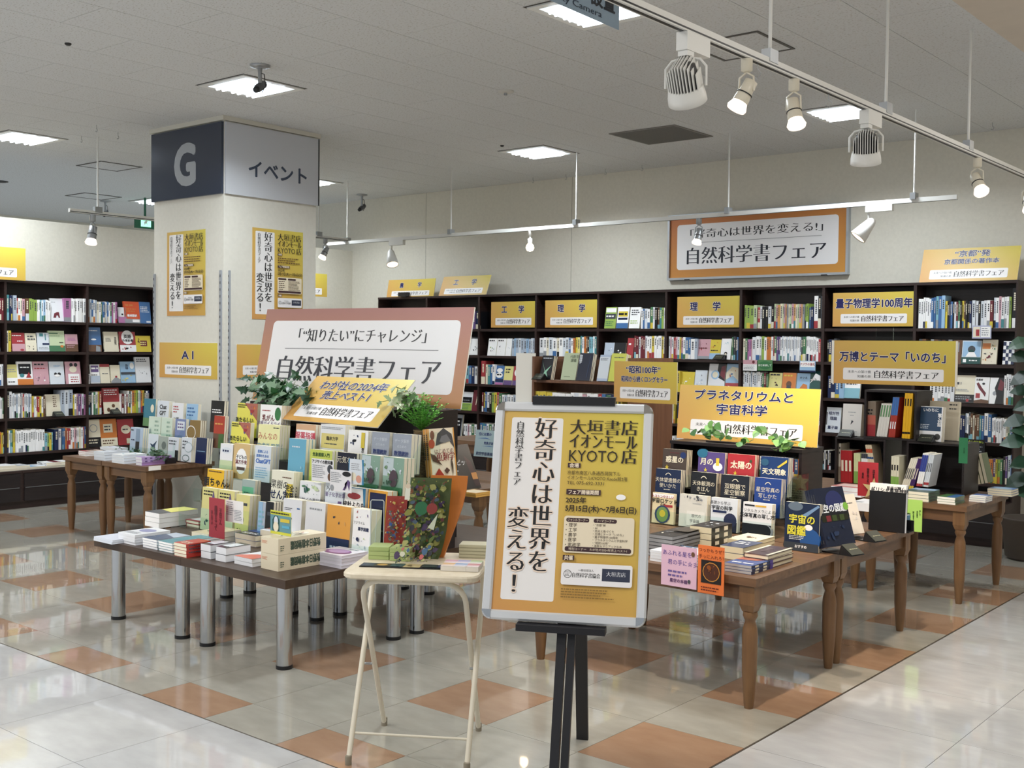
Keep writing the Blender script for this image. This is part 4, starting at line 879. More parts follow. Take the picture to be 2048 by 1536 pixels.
# ================================================================== TABLES
def turned_leg(mb, x, y, top, s=1.0):
    """square-blocked turned wooden leg"""
    q = lambda r, z: (r * s, z)
    sq = lambda hw, z: [Vector((x + sx * hw * s, y + sy * hw * s, z)) for sx, sy in ((-1, -1), (1, -1), (1, 1), (-1, 1))]
    mb.ring_loft([sq(.036, top), sq(.036, top - .085), sq(.026, top - .115), sq(.022, top - .12)], smooth=False)
    pr = [(.03, top - .118), (.033, top - .135), (.026, top - .15), (.022, top - .158), (.031, top - .19), (.034, top - .22), (.032, .16), (.022, .02), (.019, .0)]
    m = Matrix.Translation((x, y, 0)); mb.lathe([q(r, z) for r, z in pr], 14, m=m)
def wood_table(x0, y0, x1, y1, z, label, ins=.05):
    r = empty('wooden_table', label, 'table', ((x0 + x1) / 2, (y0 + y1) / 2, 0), 0, 'oak display tables'); ox, oy = -(x0 + x1) / 2, -(y0 + y1) / 2
    mb = MB(); mb.box(x0 + ox, y0 + oy, z - .035, x1 + ox, y1 + oy, z); mb.build('tabletop', OAKX, r)
    a0, b0, a1, b1 = x0 + ox + ins - .02, y0 + oy + ins - .02, x1 + ox - ins + .02, y1 + oy - ins + .02
    for nm, q, m_ in (('apron', (a0, b0, a1, b0 + .02), OAKX), ('apron', (a0, b1 - .02, a1, b1), OAKX), ('apron', (a0, b0 + .02, a0 + .02, b1 - .02), OAKY), ('apron', (a1 - .02, b0 + .02, a1, b1 - .02), OAKY)):
        mb = MB(); mb.box(q[0], q[1], z - .105, q[2], q[3], z - .0355); mb.build(nm, m_, r)
    for lx in (x0 + ox + ins, x1 + ox - ins):
        for ly in (y0 + oy + ins, y1 + oy - ins): mb = MB(); turned_leg(mb, lx, ly, z - .036); mb.build('leg', OAKZ, r)
    return r
wood_table(-3.46, 4.31, -2.215, 5.225, .575, 'front oak display table with the pink and orange notices')
wood_table(-3.46, 5.235, -2.225, 6.19, .575, 'second oak display table, butted behind the front one')
wood_table(-2.86, 7.0, -2.2, 7.85, .61, 'oak table at the right under the black cubes, with a lime notice')
wood_table(-3.56, 7.0, -2.865, 7.85, .61, 'oak table touching the left side of the lime notice table')
# left pair
LT = .61
wood_table(-8.74, 4.74, -8.15, 5.36, LT, 'small oak table at the left, outer of the pair before the pillar')
wood_table(-8.14, 4.74, -7.52, 5.36, LT, 'small oak table beside the pillar with a white label on its corner')
wood_table(-6.3, 5.72, -5.02, 6.6, .575, 'oak table behind the green clear file, carrying the black leaning book')
# chrome legged low tables
def low_table(x0, y0, x1, y1, label):
    z = .45; w_, d_ = x1 - x0, y1 - y0
    r = empty('low_table', label, 'table', (x0, y0, 0), 0, 'low walnut tables with chrome legs')
    mb = MB(); mb.box(0, 0, z - .042, w_, d_, z); mb.build('tabletop', WALY, r)
    for lx in (.11, w_ - .11):
        for ly in (.085, d_ - .085):
            mb = MB(); mb.lathe([(.0385, .018), (.0385, z - .043)], 24, m=Matrix.Translation((lx, ly, 0))); lg = mb.build('leg', CHROME, r)
            mb = MB(); mb.lathe([(.040, 0), (.040, .018)], 24, m=Matrix.Translation((lx, ly, 0))); mb.build('rubber_foot', BLACK, lg)
low_table(-5.79, 3.325, -4.953, 4.222, 'low chrome-legged table, front row, left one')
low_table(-4.951, 3.325, -4.115, 4.222, 'low chrome-legged table, front row, with the cream boxed sets on its corner')
low_table(-5.79, 4.226, -4.953, 5.125, 'low chrome-legged table, back row, left one')
low_table(-4.951, 4.226, -4.115, 5.125, 'low chrome-legged table, back row, right one')
# label on left table corner
m_ = MB(); m_.box(-7.5195, 4.765, LT - .03, -7.5172, 4.87, LT + .004, 'f2efe6'); tag(m_.build('corner_label', PRINT), 'small white paper label on the corner of the left oak table', 'label')

# ================================================================== RACK BOOKS (low tables)
def acrylic_rack(x0, x1, tiers, label, y_end, z0):
    """tiers: list of (y, z) for each ledge front"""
    r = empty('book_rack', label, 'display rack', (x0, tiers[0][0], z0)); X, Y = x0, tiers[0][0]
    yb = y_end - Y; zt = tiers[-1][1] - z0 + .12
    for x in (0, x1 - x0):
        mb = MB(); y0 = -.012; P = [(y0, .0), (yb, .0), (yb, zt), (tiers[-1][0] - Y - .01, zt), (y0, .13)]
        for s_ in (0, .003): mb.face([Vector((x + s_, a, b_)) for a, b_ in (P if s_ else P[::-1])])
        for i in range(5):
            a, b_ = P[i], P[(i + 1) % 5]; mb.face([Vector((x, *a)), Vector((x, *b_)), Vector((x + .003, *b_)), Vector((x + .003, *a))])
        mb.build('side_panel', CLEAR, r)
    for (y, z) in tiers:
        mb = MB(); mb.box(.004, y - Y - .011, z - z0 - .003, x1 - x0 - .001, y - Y + .085, z - z0); mb.build('shelf', CLEAR, r)
        mb = MB(); mb.box(.004, y - Y - .012, z - z0, x1 - x0 - .001, y - Y - .009, z - z0 + .075); mb.build('front_lip', CLEAR, r)
    return r
def rack_books(items, tiers, loc, z0):
    for tier, x0, x1, yt, h, n, t, col, ops, desc in items:
        y, z = tiers[tier]
        a, b_ = Py(x0, yt, y + .012), Py(x1, yt, y + .012); w_ = b_.x - a.x; h = a.z - z - .001 if h is None else h
        n = min(n, max(1, int(.078 / t)))
        standing(desc, a.x, y, z + .0005, w_, h, t, n, col, ops, 0, 4, loc)
TR = [(3.88, .458), (3.98, .6), (4.08, .745), (4.18, .87), (4.28, .97)]
ZT = .45
R1 = [
 (0, 404, 434, 974, None, 1, .03, 'Y', 'L .1 .8 .9 .95 2 k;P .55 .55 .95 .55 .75 .95 v;R 0 0 1 .5 q;N .1 .05 .9 .45 n,T,W 5 6', 'yellow book with a purple triangle, left copy'),
 (0, 436, 468, 979, None, 2, .026, 'Y', 'L .1 .8 .9 .95 2 k;P .55 .55 .95 .55 .75 .95 v;R 0 0 1 .5 q;N .1 .05 .9 .45 n,T,W 5 6', 'yellow book with a purple triangle, beside its twin'),
 (0, 472, 499, 988, None, 3, .024, 'Y', 'L .15 .7 .85 .85 1 d;R 0 0 1 .62 d6d98a;E .5 .4 .15 .2 n;N .1 .02 .9 .25 k,T 4 5', 'yellow-green book with a small dark figure'),
 (0, 517, 531, 1003, None, 1, .02, 'a', 'R .0 .0 .6 1 s;L .1 .3 .9 .8 4 c', 'narrow light blue book'),
 (0, 532, 547, 1003, None, 4, .018, 'k', 'L .2 .6 .8 .8 1 d', 'narrow black book with cream edges'),
 (0, 566, 603, 997, None, 2, .034, 'w', 'L .08 .75 .5 .82 2 d;L .08 .55 .6 .62 1 k;R .75 .8 .9 .83 b', 'plain white textbook, leftmost of the low row'),
 (0, 611, 650, 1003, None, 2, .033, 'w', 'L .2 .82 .85 .9 1 g;R 0 0 1 .32 5b7fae', 'white textbook with a blue foot'),
 (0, 654, 701, 1009, None, 2, .03, 'e9a84c', 'N .1 .5 .9 .85 d,O 3 6;R 0 0 1 .34 n;L .2 .1 .8 .2 1 a', 'orange covered textbook with a navy band'),
 (0, 706, 742, 1017, None, 2, .035, 'W', 'T .35 .72 .13 k フジライム;B .6 .6 .15 n 薬学図鑑;N .05 .8 .95 .98 r,b,v 9 5;N .05 .05 .95 .45 a,t,n,l 6 9', 'white book with coloured sketches at the rack end'),
 (1, 415, 448, 940, .2, 3, .022, 'f0bf2e', 'B .5 .62 .34 k 菌ちゃん;R 0 0 1 .4 e;N .2 .05 .8 .38 B,e 3 5;L .1 .9 .9 .97 1 B', 'bright yellow 菌ちゃん book'),
 (1, 485, 511, 958, .165, 2, .02, '9fb0ae', 'R .05 .05 .9 .75 5fae8c;L .2 .4 .7 .6 2 T', 'small green and grey book'),
 (1, 543, 587, 938, .24, 4, .02, 'f1efdc', 'T .38 .68 .27 k 果樹の;B .4 .44 .29 n せん定;R .72 .36 .98 .72 y;B .85 .62 .2 k 完全;B .85 .45 .2 k 攻略;L .5 .83 .95 .88 1 B;N .1 .02 .9 .25 e,g 4 5', 'cream 果樹のせん定 book with a yellow patch'),
 (1, 600, 642, 958, .2, 2, .025, 'w', 'N .02 .62 .98 .98 T,G,q 5 16;T .5 .5 .17 k アジサイの教科書;N .02 .0 .98 .25 G,q,T 8 8', 'hydrangea textbook with a leafy photo band'),
 (1, 651, 696, 961, .21, 2, .03, 'L', 'T .3 .85 .18 d Python;T .45 .7 .15 v 量子化学計算;P .1 .3 .3 .25 .7 .1 .75 .55 .6 .55 .5 .2 v', 'pale grey programming book with a purple shape'),
 (1, 675 + 12, 731, 969, .2, 3, .02, '3a86b4', 'P .12 .98 .88 .98 .95 .5 .9 0 .1 0 .05 .5 W;E .5 .78 .3 .1 r;B .5 .55 .2 k 統計よりも;B .5 .36 .2 r 重要なことを', 'blue statistics book with a white bottle shape'),
 (1, 725 + 12, 775, 975, .2, 2, .035, 'e9a83c', 'R .08 0 .92 .93 121a44;L .15 .2 .9 .28 1 o', 'navy book framed in orange'),
 (2, 441, 466, 903, .2, 2, .025, 'w', 'E .5 .8 .4 .15 L;L .2 .72 .8 .85 1 n;R 0 0 1 .5 q', 'white arched-title book'),
 (2, 468, 500, 907, .21, 3, .02, 'd9bb86', 'E .5 .5 .36 .5 W;B .5 .62 .17 k 子どもの;B .5 .48 .18 m 漢方外来;R .25 .25 .75 .34 5a3f3c', 'tan book with a white egg shape'),
 (2, 510, 542, 912, .21, 3, .02, 'L', 'B .5 .84 .13 5a86c8 医師による;B .5 .72 .13 5a86c8 医師のための;B .55 .58 .24 3a6fc4 ChatGPT;L .1 .1 .9 .42 5 s', 'pale blue medical chatbot book'),
 (2, 577, 611, 879, .27, 3, .022, '6fb0cc', 'R 0 0 1 .1 4f9aa6;L .2 .8 .8 .86 1 L;N .1 .1 .9 .5 9acbdc 2 5', 'tall sky blue book'),
 (2, 620, 664, 897, .22, 3, .022, 'c9d464', 'B .5 .88 .13 3a5a24 気象観察入門;R .5 .3 .9 .65 e', 'lime green 入門 book'),
 (2, 675, 713, 905, .22, 2, .02, '1d1f2e', 'T .5 .82 .26 e 元気な木;N .1 .05 .9 .55 k,3a4038 3 8', 'dark navy book with brush lettering'),
 (2, 724, 760, 906, .22, 2, .03, '8fae9c', 'R 0 .55 .5 .98 c8d6da;N .02 .45 .98 .95 6f8f6a,8fae8a,L 3 16;E .55 .5 .2 .3 5a4a50;R 0 0 1 .3 3f7a52;N .05 .3 .95 .55 3f5f48 5 6', 'park photo book, left of the two'),
 (2, 767, 808, 913, .22, 3, .026, '8fae9c', 'R 0 .55 .5 .98 c8d6da;N .02 .45 .98 .95 6f8f6a,8fae8a,L 3 16;E .55 .5 .2 .3 5a4a50;R 0 0 1 .3 3f7a52;N .05 .3 .95 .55 3f5f48 5 6', 'park photo book, right of the two'),
 (3, 463, 501, 869, .2, 1, .03, 'e9e264', 'P .35 1 1 1 1 .5 b06a5a;N .55 .6 1 .98 v,r,o 5 8;L .05 .85 .5 .97 2 k;B .4 .5 .18 k あたらしい;B .4 .28 .22 k 皮膚科学', 'yellow 皮膚科学 book, lower of the two'),
 (3, 517, 560, 875, .2, 4, .018, 'f0eeb4', 'T .45 .66 .23 c06a5a みんなの;T .5 .35 .22 4a86a8 皮膚外用薬;L .7 .88 .98 .95 1 d', 'pale yellow みんなの book'),
 (3, 592, 631, 843, .22, 3, .02, 'd9b08c', 'R .04 .0 .96 .85 W;B .5 .7 .26 c84a5a 服薬指導;B .5 .42 .2 n １・１;P .4 .25 .5 .2 .6 .25 .5 .15 k', 'tan-framed 服薬指導 book'),
 (3, 641, 690, 847, .23, 4, .017, 'w', 'R .05 .42 .98 .78 dccf84;B .5 .66 .12 k 臨床力学;L .2 .5 .8 .56 1 d;L .05 .88 .95 .95 2 g;L .05 .1 .95 .35 4 g', 'white book with a mustard panel'),
 (3, 697, 736, 867, .21, 3, .02, 'W', 'N .1 .55 .65 .95 n,k 5 5;V .78 .62 .13 k 身近な鳥の;B .35 .3 .28 k 身まわり;R .68 .55 .86 .95 y', 'white book with dark birds'),
 (3, 744, 779, 870, .21, 2, .024, '9fa6b4', 'T .5 .82 .16 L データ解析;T .5 .68 .13 L のための;B .5 .5 .2 2a3a74 数理統計;T .5 .3 .18 2a3a74 入門', 'grey 数理統計入門 book, left of the two'),
 (3, 786, 823, 876, .21, 3, .024, '9fa6b4', 'T .5 .82 .16 L データ解析;T .5 .68 .13 L のための;B .5 .5 .2 2a3a74 数理統計;T .5 .3 .18 2a3a74 入門', 'grey 数理統計入門 book at the rack end'),
 (4, 475, 515, 835, .21, 1, .03, 'e9e264', 'P .35 1 1 1 1 .5 b06a5a;N .55 .6 1 .98 v,r,o 5 8;L .05 .85 .5 .97 2 k;B .4 .5 .18 k あたらしい;B .4 .28 .22 k 皮膚科学', 'yellow 皮膚科学 book in the top row'),
 (4, 521, 563, 839, .21, 4, .017, 'W', 'B .4 .62 .2 m 乳がん;T .5 .46 .16 v 診療ガイドライン;L .1 .8 .6 .86 1 r;E .84 .75 .14 .2 3f7a4a;N .6 .05 .9 .25 p,r 3 3', 'white 乳がん guideline book'),
]
acrylic_rack(-5.785, -4.13, TR, 'long clear acrylic rack of upright books on the low tables', 4.38, ZT + .001)
rack_books(R1, TR, '', ZT)

# flat piles on the low tables
def plz(desc, px, py, z, w_, h_, t, n, col, ops='', **k): pile(desc, Pz(px, py, z), w_, h_, t, n, col, ops, **k)
plz('lavender glossy paper-covered book', 187, 1081, ZT, .19, .26, .011, 2, 'dfe4f2', 'N .1 .1 .9 .9 L,W 4 5', pages='L')
plz('white thick book by the lavender one', 237, 1084, ZT, .165, .22, .0135, 4, 'w', 'E .5 .6 .35 .25 9a9cc4;L .1 .1 .9 .3 3 g', pages='w', rot=0)
plz('blue photo-cover book', 285, 1094, ZT, .135, .21, .0125, 4, 'a', 'P 0 0 1 0 1 .5 0 .7 4a5a7a;N .1 .1 .9 .6 b,n,L 4 6', pages='W')
plz('teal-covered book', 317, 1101, ZT, .125, .3, .0125, 4, '4f8f9c', 'N .1 .3 .9 .9 5fa4b4,8fc4d0 3 6', pages='W')
plz('small red spine-out book', 348, 1111, ZT, .108, .15, .017, 4, 'b8382e', 'L .1 .6 .9 .9 2 e', rot=2, pages='f2ecd4', spine='b8382e')
plz('white brick-thick novel, left', 402, 1115, ZT, .085, .15, .036, 2, '3a3f4a', 'R .1 .2 .9 .8 L;N .1 .1 .9 .9 g,e,k 5 7', pages='w')
plz('white brick-thick novel, right', 431.5, 1121, ZT, .085, .15, .036, 2, '3a3f4a', 'R .1 .2 .9 .8 L;N .1 .1 .9 .9 g,e,T 6 7', pages='w')
plz('thin book with an orange wave cover', 468, 1127, ZT, .145, .2, .019, 2, 'w', 'P 0 0 1 0 1 .6 .4 .5 0 .2 d8705a;N .1 .6 .9 .95 L,b 4 4', pages='w')
# cream boxed sets
for i in range(2):
    p = Pz(522, 1136, ZT); w_, d_, hh = .137, .295, .078
    r = empty('boxed_book_set', ('lower' if i == 0 else 'upper') + ' cream slipcased picture encyclopedia on the low table corner', 'boxed book set', (p.x, p.y + .0, ZT + .0008 + i * (hh + .001)), -.03, 'cream boxed sets')
    mb = MB(); mb.box(0, 0, 0, w_, d_, hh, 'eadfc4'); mb.build('slipcase', PRINT, r)
    Art().text('牧野日本植物図鑑', d_ * .56, hh * .5, .045, '44584a', 'bold', fit=d_ * .62, rot=PI).rect(d_ * .2, hh * .1, d_ * .9, hh * .11, 'c9bca0').lines(d_ * .04, hh * .2, d_ * .12, hh * .6, 3, '5a6a5a').build('side_print', r, O=Vector((w_, 0, 0)), U=YU)
    Art().lines(w_ * .05, hh * .6, w_ * .4, hh * .8, 4, 'd98a6a').build('end_print', r)
    if i == 1:
        A = Art(); A.ell(w_ * .5, d_ * .5, w_ * .3, d_ * .3, 'f4f0e2', 20)
        ops_art('N .22 .2 .78 .8 4f6a5a,c98a7a,d8c4a0,3a5a5a,e8e0c8 12 30', w_, d_, A); A.build('top_print', r, O=Vector((0, 0, hh)), V=YU)
pile('white and purple swirl magazine', Vector((-4.345, 3.685, ZT)), .215, .175, .0155, 4, 'eceaf2', 'E .5 .4 .4 .25 7a4a8a;E .5 .45 .3 .2 b49ac8;L .5 .8 .9 .9 1 t', pages='e6e2ee', rz=-.0)
plz('large white manual with a yellow and black cover', 290, 1051, ZT, .15, .27, .028, 3, 'W', 'R 0 .3 1 1 e6e070;P 0 0 1 0 1 .3 0 .42 4a4a52', pages='W', rot=0)
plz('red-edged hardback', 372, 1052, ZT, .13, .2, .02, 2, 'a8303a', 'R .1 .1 .9 .9 e8e4e6;L .2 .4 .8 .7 2 r', hard=True)
plz('black hardback lying by the small cards', 493, 1053, ZT, .135, .15, .03, 2, '2a2a30', 'L .1 .5 .6 .7 1 g', hard=True)
plz('white paper-covered book before the triangle books', 448, 1058, ZT, .12, .2, .02, 2, 'L', 'E .5 .5 .3 .2 d;L .1 .8 .9 .9 1 d', pages='w')
plz('blue and black magazine in the pile middle', 470, 1087, ZT + .0, .18, .2, .03, 2, '3a5aa0', 'R 0 0 1 .4 k;L .1 .1 .9 .3 2 W;N .1 .5 .9 .9 b,L 3 5')
plz('colourful magazine behind the small red books', 383, 1085, ZT, .15, .22, .03, 2, 'c8bc9c', 'N .1 .1 .9 .9 G,r,e,y,B 3 16')
plz('orange-red painted cover book behind the boxed sets', 520, 1092, ZT, .2, .2, .045, 2, 'w', 'P 0 .2 1 .8 1 1 0 .6 cc6a4a;N .1 .1 .9 .5 o,e,B 4 7')
plz('pale blue magazine under the rack', 600, 1064, ZT, .2, .1, .016, 2, 'L', 'N .1 .2 .9 .8 s,W 3 5')
# small notices standing among the piles
def notice(px0, py0, px1, py1, y, col, ops, label, cat='notice', rz=0, ln=4, th=.002, stand=None, group='small shop notices'):
    a, b_ = Py(px0, py1, y), Py(px1, py0, y); w_, h_ = b_.x - a.x, b_.z - a.z
    if rz: w_ = w_ * 1.0
    r = empty('shop_notice', label, cat, (a.x, y, a.z), rz, group)
    m = Matrix.Rotation(-math.radians(ln), 4, 'X')
    mb = MB(); mb.box(0, 0, 0, w_, th, h_, col); mb.build('card', PRINT, r, m)
    A = ops_art(ops, w_, h_); 
    if A.p: A.build('printed_face', r, m)
    if stand:
        mb = MB(); mb.tube([(w_ / 2, .003, -stand), (w_ / 2, .003, h_ * .4)], .0022, 6); mb.box(w_ / 2 - .02, -.015, -stand - .002, w_ / 2 + .02, .02, -stand); mb.build('clip_stand', CLEAR, r)
    return r
notice(418, 999, 449, 1073, 3.56, 'a83842', 'V .75 .55 .2 6a1a24 子供さん;V .45 .5 .2 6a1a24 農業するって;V .2 .5 .14 7a2a34 はじめての', 'dark red vertical notice standing among the low table piles', ln=0)
notice(451, 1004, 486, 1042, 3.6, 'f4f4f2', 'L .08 .3 .5 .95 7 g;L .52 .1 .95 .6 7 g', 'white handwritten notice beside the dark red one', stand=.16, ln=0)
notice(541, 1026, 582, 1066, 3.5, 'd8d84a', 'R 0 .12 1 .82 6a9aa4;P .1 .14 .45 .14 .45 .6 .36 .78 .2 .78 .1 .6 T;E .28 .55 .1 .16 L;E .28 .32 .13 .16 e;R .5 .55 .95 .7 y;R .58 .3 .95 .42 5fb0d0;L .05 .85 .95 .97 1 k', 'yellow and teal notice with a drawn white figure', stand=.15, ln=0)
notice(623, 921, 667, 961, 3.96, 'eeeef2', 'B .5 .88 .12 k アジサイの教科書;L .05 .15 .65 .75 7 g;E .85 .6 .12 .13 d;E .85 .25 .1 .12 B', 'white typed アジサイ notice clipped to the rack', ln=0)
notice(660, 943, 703, 981, 3.93, 'eeeef2', 'L .05 .4 .55 .9 6 g;E .78 .85 .2 .08 k;P .6 .1 .7 .1 .7 .4 .75 .15 .82 .4 .9 .1 .95 .5 .85 .6 v;E .1 .15 .08 .1 g', 'white notice with a purple cactus shape on the rack', ln=0)
notice(697, 920, 727, 967, 3.94, '3a86b4', 'P .1 1 .9 1 .95 .5 .9 0 .1 0 .05 .5 L;L .2 .55 .85 .85 4 g;E .35 .3 .18 .2 e;E .7 .22 .18 .18 d9a08c', 'blue-edged bottle-shaped notice over the navy brush book', ln=0)
# black unit, planters, banner, card behind the racks
r = empty('black_shelf_unit', 'long black cabinet behind the acrylic racks carrying the ivy and the big banner', 'cabinet', (-5.88, 4.46, ZT))
UW, UD, UH = 1.53, .3, .735
for q, nm in (((0, 0, 0, .018, UD, UH), 'side_panel'), ((UW - .018, 0, 0, UW, UD, UH), 'side_panel'), ((0.018, 0, UH - .02, UW - .018, UD, UH), 'top_board'), ((.018, UD - .01, 0, UW - .018, UD, UH - .02), 'back_panel'), ((.018, .0, UH - .14, UW - .018, .012, UH - .02), 'front_panel'), ((.018, 0, .0, UW - .018, .012, UH - .26), 'front_panel')):
    mb = MB(); mb.box(*q); mb.build(nm, BLACKW, r)
mb = MB(); mb.box(.018, .012, UH - .27, UW - .018, UD - .01, UH - .255); mb.build('shelf', BLACKW, r)
ZB = ZT + UH
L_, R_ = Vector((-5.99, 4.56, ZB + .002)), Vector((-4.365, 4.80, ZB + .002)); U = (R_ - L_).normalized(); Nb = Vector((-U.y, U.x, 0))
W_, H_ = (R_ - L_).length, .61
A = banner_art(W_, H_, '「“知りたい”にチャレンジ」', '自然科学書フェア', ['c98f52', 'c08a58', 'b07a74', 'a9786e'], .68, .86)
board('fair_banner', 'big 知りたいにチャレンジ banner leaning on the black cabinet', 'banner', L_, U, lean(13, Nb), W_, H_, A, th=.01)
# わが社 card
pL, pR = Pz(561, 838, 1.1), Pz(755, 855, 1.1)
board('topic_card', 'yellow わが社の2024年売上ベスト1 card leaning in front of the big banner', 'sign', Vector((pL.x, pL.y, 1.1)), pR - pL, lean(47, Vector((-(pR - pL).normalized().y, (pR - pL).normalized().x, 0))), (pR - pL).length, .375, fair_art((pR - pL).length, .375, [('わが社の2024年', .47, .8, .21, .68), ('売上ベスト1', .47, .58, .2, .48)], 0), group=GRP)

# ================================================================== PLANTS
LEAFM = attr_mat('leaf_green', .42)
def leaf_shape(mb, P, d, up, L, W, col, lobes=False, vein=None):
    d = d.normalized(); s = d.cross(up).normalized(); n = s.cross(d).normalized()
    if lobes: pr = [(0, 0), (-.12, .45), (.12, .3), (.25, .75), (.4, .32), (.55, .35), (1, 0)]
    else: pr = [(0, 0), (.12, .3), (.35, .5), (.65, .38), (1, 0)]
    k = len(pr)
    mid = [P + d * (t * L) + n * (-.18 * L * t * t) for t, _ in pr]
    for sg in (-1, 1):
        e = [P + d * (t * L) + s * (sg * w_ * W) + n * (.06 * L * w_ - .18 * L * t * t) for t, w_ in pr]
        for i in range(k - 1):
            q = [mid[i], mid[i + 1], e[i + 1], e[i]] if sg > 0 else [e[i], e[i + 1], mid[i + 1], mid[i]]
            q2 = []; [q2.append(v) for v in q if not q2 or (v - q2[-1]).length > 1e-6]
            if len(q2) > 2 and (q2[0] - q2[-1]).length < 1e-6: q2 = q2[:-1]
            if len(q2) > 2: mb.face(q2, vein if (vein and i == k - 2) else col, True)
def ivy(name, label, O, dx, n, cols, size, drop=.1, cat='plant', stand=None, U=XU, planter=None, seed=3, lobes=True, spread=.1):
    rr = random.Random(seed)
    r = empty(name, label, cat, O)
    if planter:
        mb = MB(); mb.box(*planter); mb.build('planter_box', BLACKW, r)
    st = MB(); lf = MB()
    for k in range(n):
        a = U * (rr.random() * dx) + Vector((0, (rr.random() - .5) * spread * .6, 0)); pts = [a]
        h = rr.random(); d = Vector(((rr.random() - .5) * 1.2, -.5 - rr.random(), rr.random() * .9 - .1)).normalized(); p = a.copy()
        for q in range(4):
            p = p + d * size * (.6 + rr.random() * .6); d = (d + Vector((0, -.05, -drop * 4 * rr.random()))).normalized(); p.z = max(p.z, -drop * 1.4); pts.append(p.copy())
            dd = Vector((rr.random() - .5, -rr.random() * .8, rr.random() * .8 - .35)); c = rr.choice(cols)
            leaf_shape(lf, p, dd, Vector((rr.random() - .5, -.8, .7)), size * (.8 + rr.random() * .6), size * (.75 + rr.random() * .4), c, lobes, rr.choice(['q', None]) if 'q' in cols else None)
        st.tube(pts, .0016, 5, col='6a7a4a')
    st.build('stem', LEAFM, r); tag(lf.build('foliage', LEAFM, r), None, None, kind='stuff'); return r
ivy('potted_ivy', 'dark green ivy at the left end of the black cabinet, below the big banner', Vector((-5.84, 4.56, ZB + .045)), .56, 42, ['24502e', '1d4528', '35683a', '8aa88a'], .06, .06, planter=(-.02, -.03, -.043, .58, .06, .0), seed=5)
ivy('potted_ivy', 'variegated ivy on the black cabinet right of the yellow 2024 card', Vector((Py(800, 815, 4.5).x, 4.53, ZB + .04)), .2, 14, ['cfd4b4', '9ab08a', '6f8f62', 'b9c49c'], .05, .05, planter=(-.02, -.03, -.038, .2, .06, -.01), seed=8)
# bright fern in a wicker cone vase
r = empty('green_plant', 'bright green feathery plant in a tall woven vase at the end of the acrylic rack', 'plant', Vector((-4.0, 4.02, 0)))
r.location = (-4.293, 4.405, ZT + .001); r.scale = (1, 1, 1.13)
mb = MB(); mb.lathe([(.03, 0), (.034, .02), (.036, .3), (.044, .56), (.047, .565), (.04, .56), (.02, .5)], 16); mb.build('vase', noise_mat('wicker', '8a7350', '5f4d34', 60, .7, (1, 1, 3), .3), r)
rr = random.Random(4); lf = MB(); st = MB()
for k in range(80):
    a = rr.random() * 2 * PI; e = rr.random() * .95 + .6; L = .12 + rr.random() * .09; pts = []
    for q in range(5):
        t = q / 4; pts.append(Vector((math.cos(a) * math.cos(e) * L * t * (1 + t * .2) * .9, math.sin(a) * math.cos(e) * L * t, .56 + math.sin(e) * L * t - .02 * t * t)))
    st.tube(pts, .0012, 4, col='5a9a3a')
    for q in range(1, 5):
        for sg in (-1, 1): leaf_shape(lf, pts[q], Vector((math.cos(a + sg * 1.0), math.sin(a + sg * 1.0), .5)), ZU, .024, .013, rr.choice(['6fbe4c', '8ad45e', '5aa642', 'a0de74']))
st.build('stem', LEAFM, r); tag(lf.build('foliage', LEAFM, r), None, None, kind='stuff')

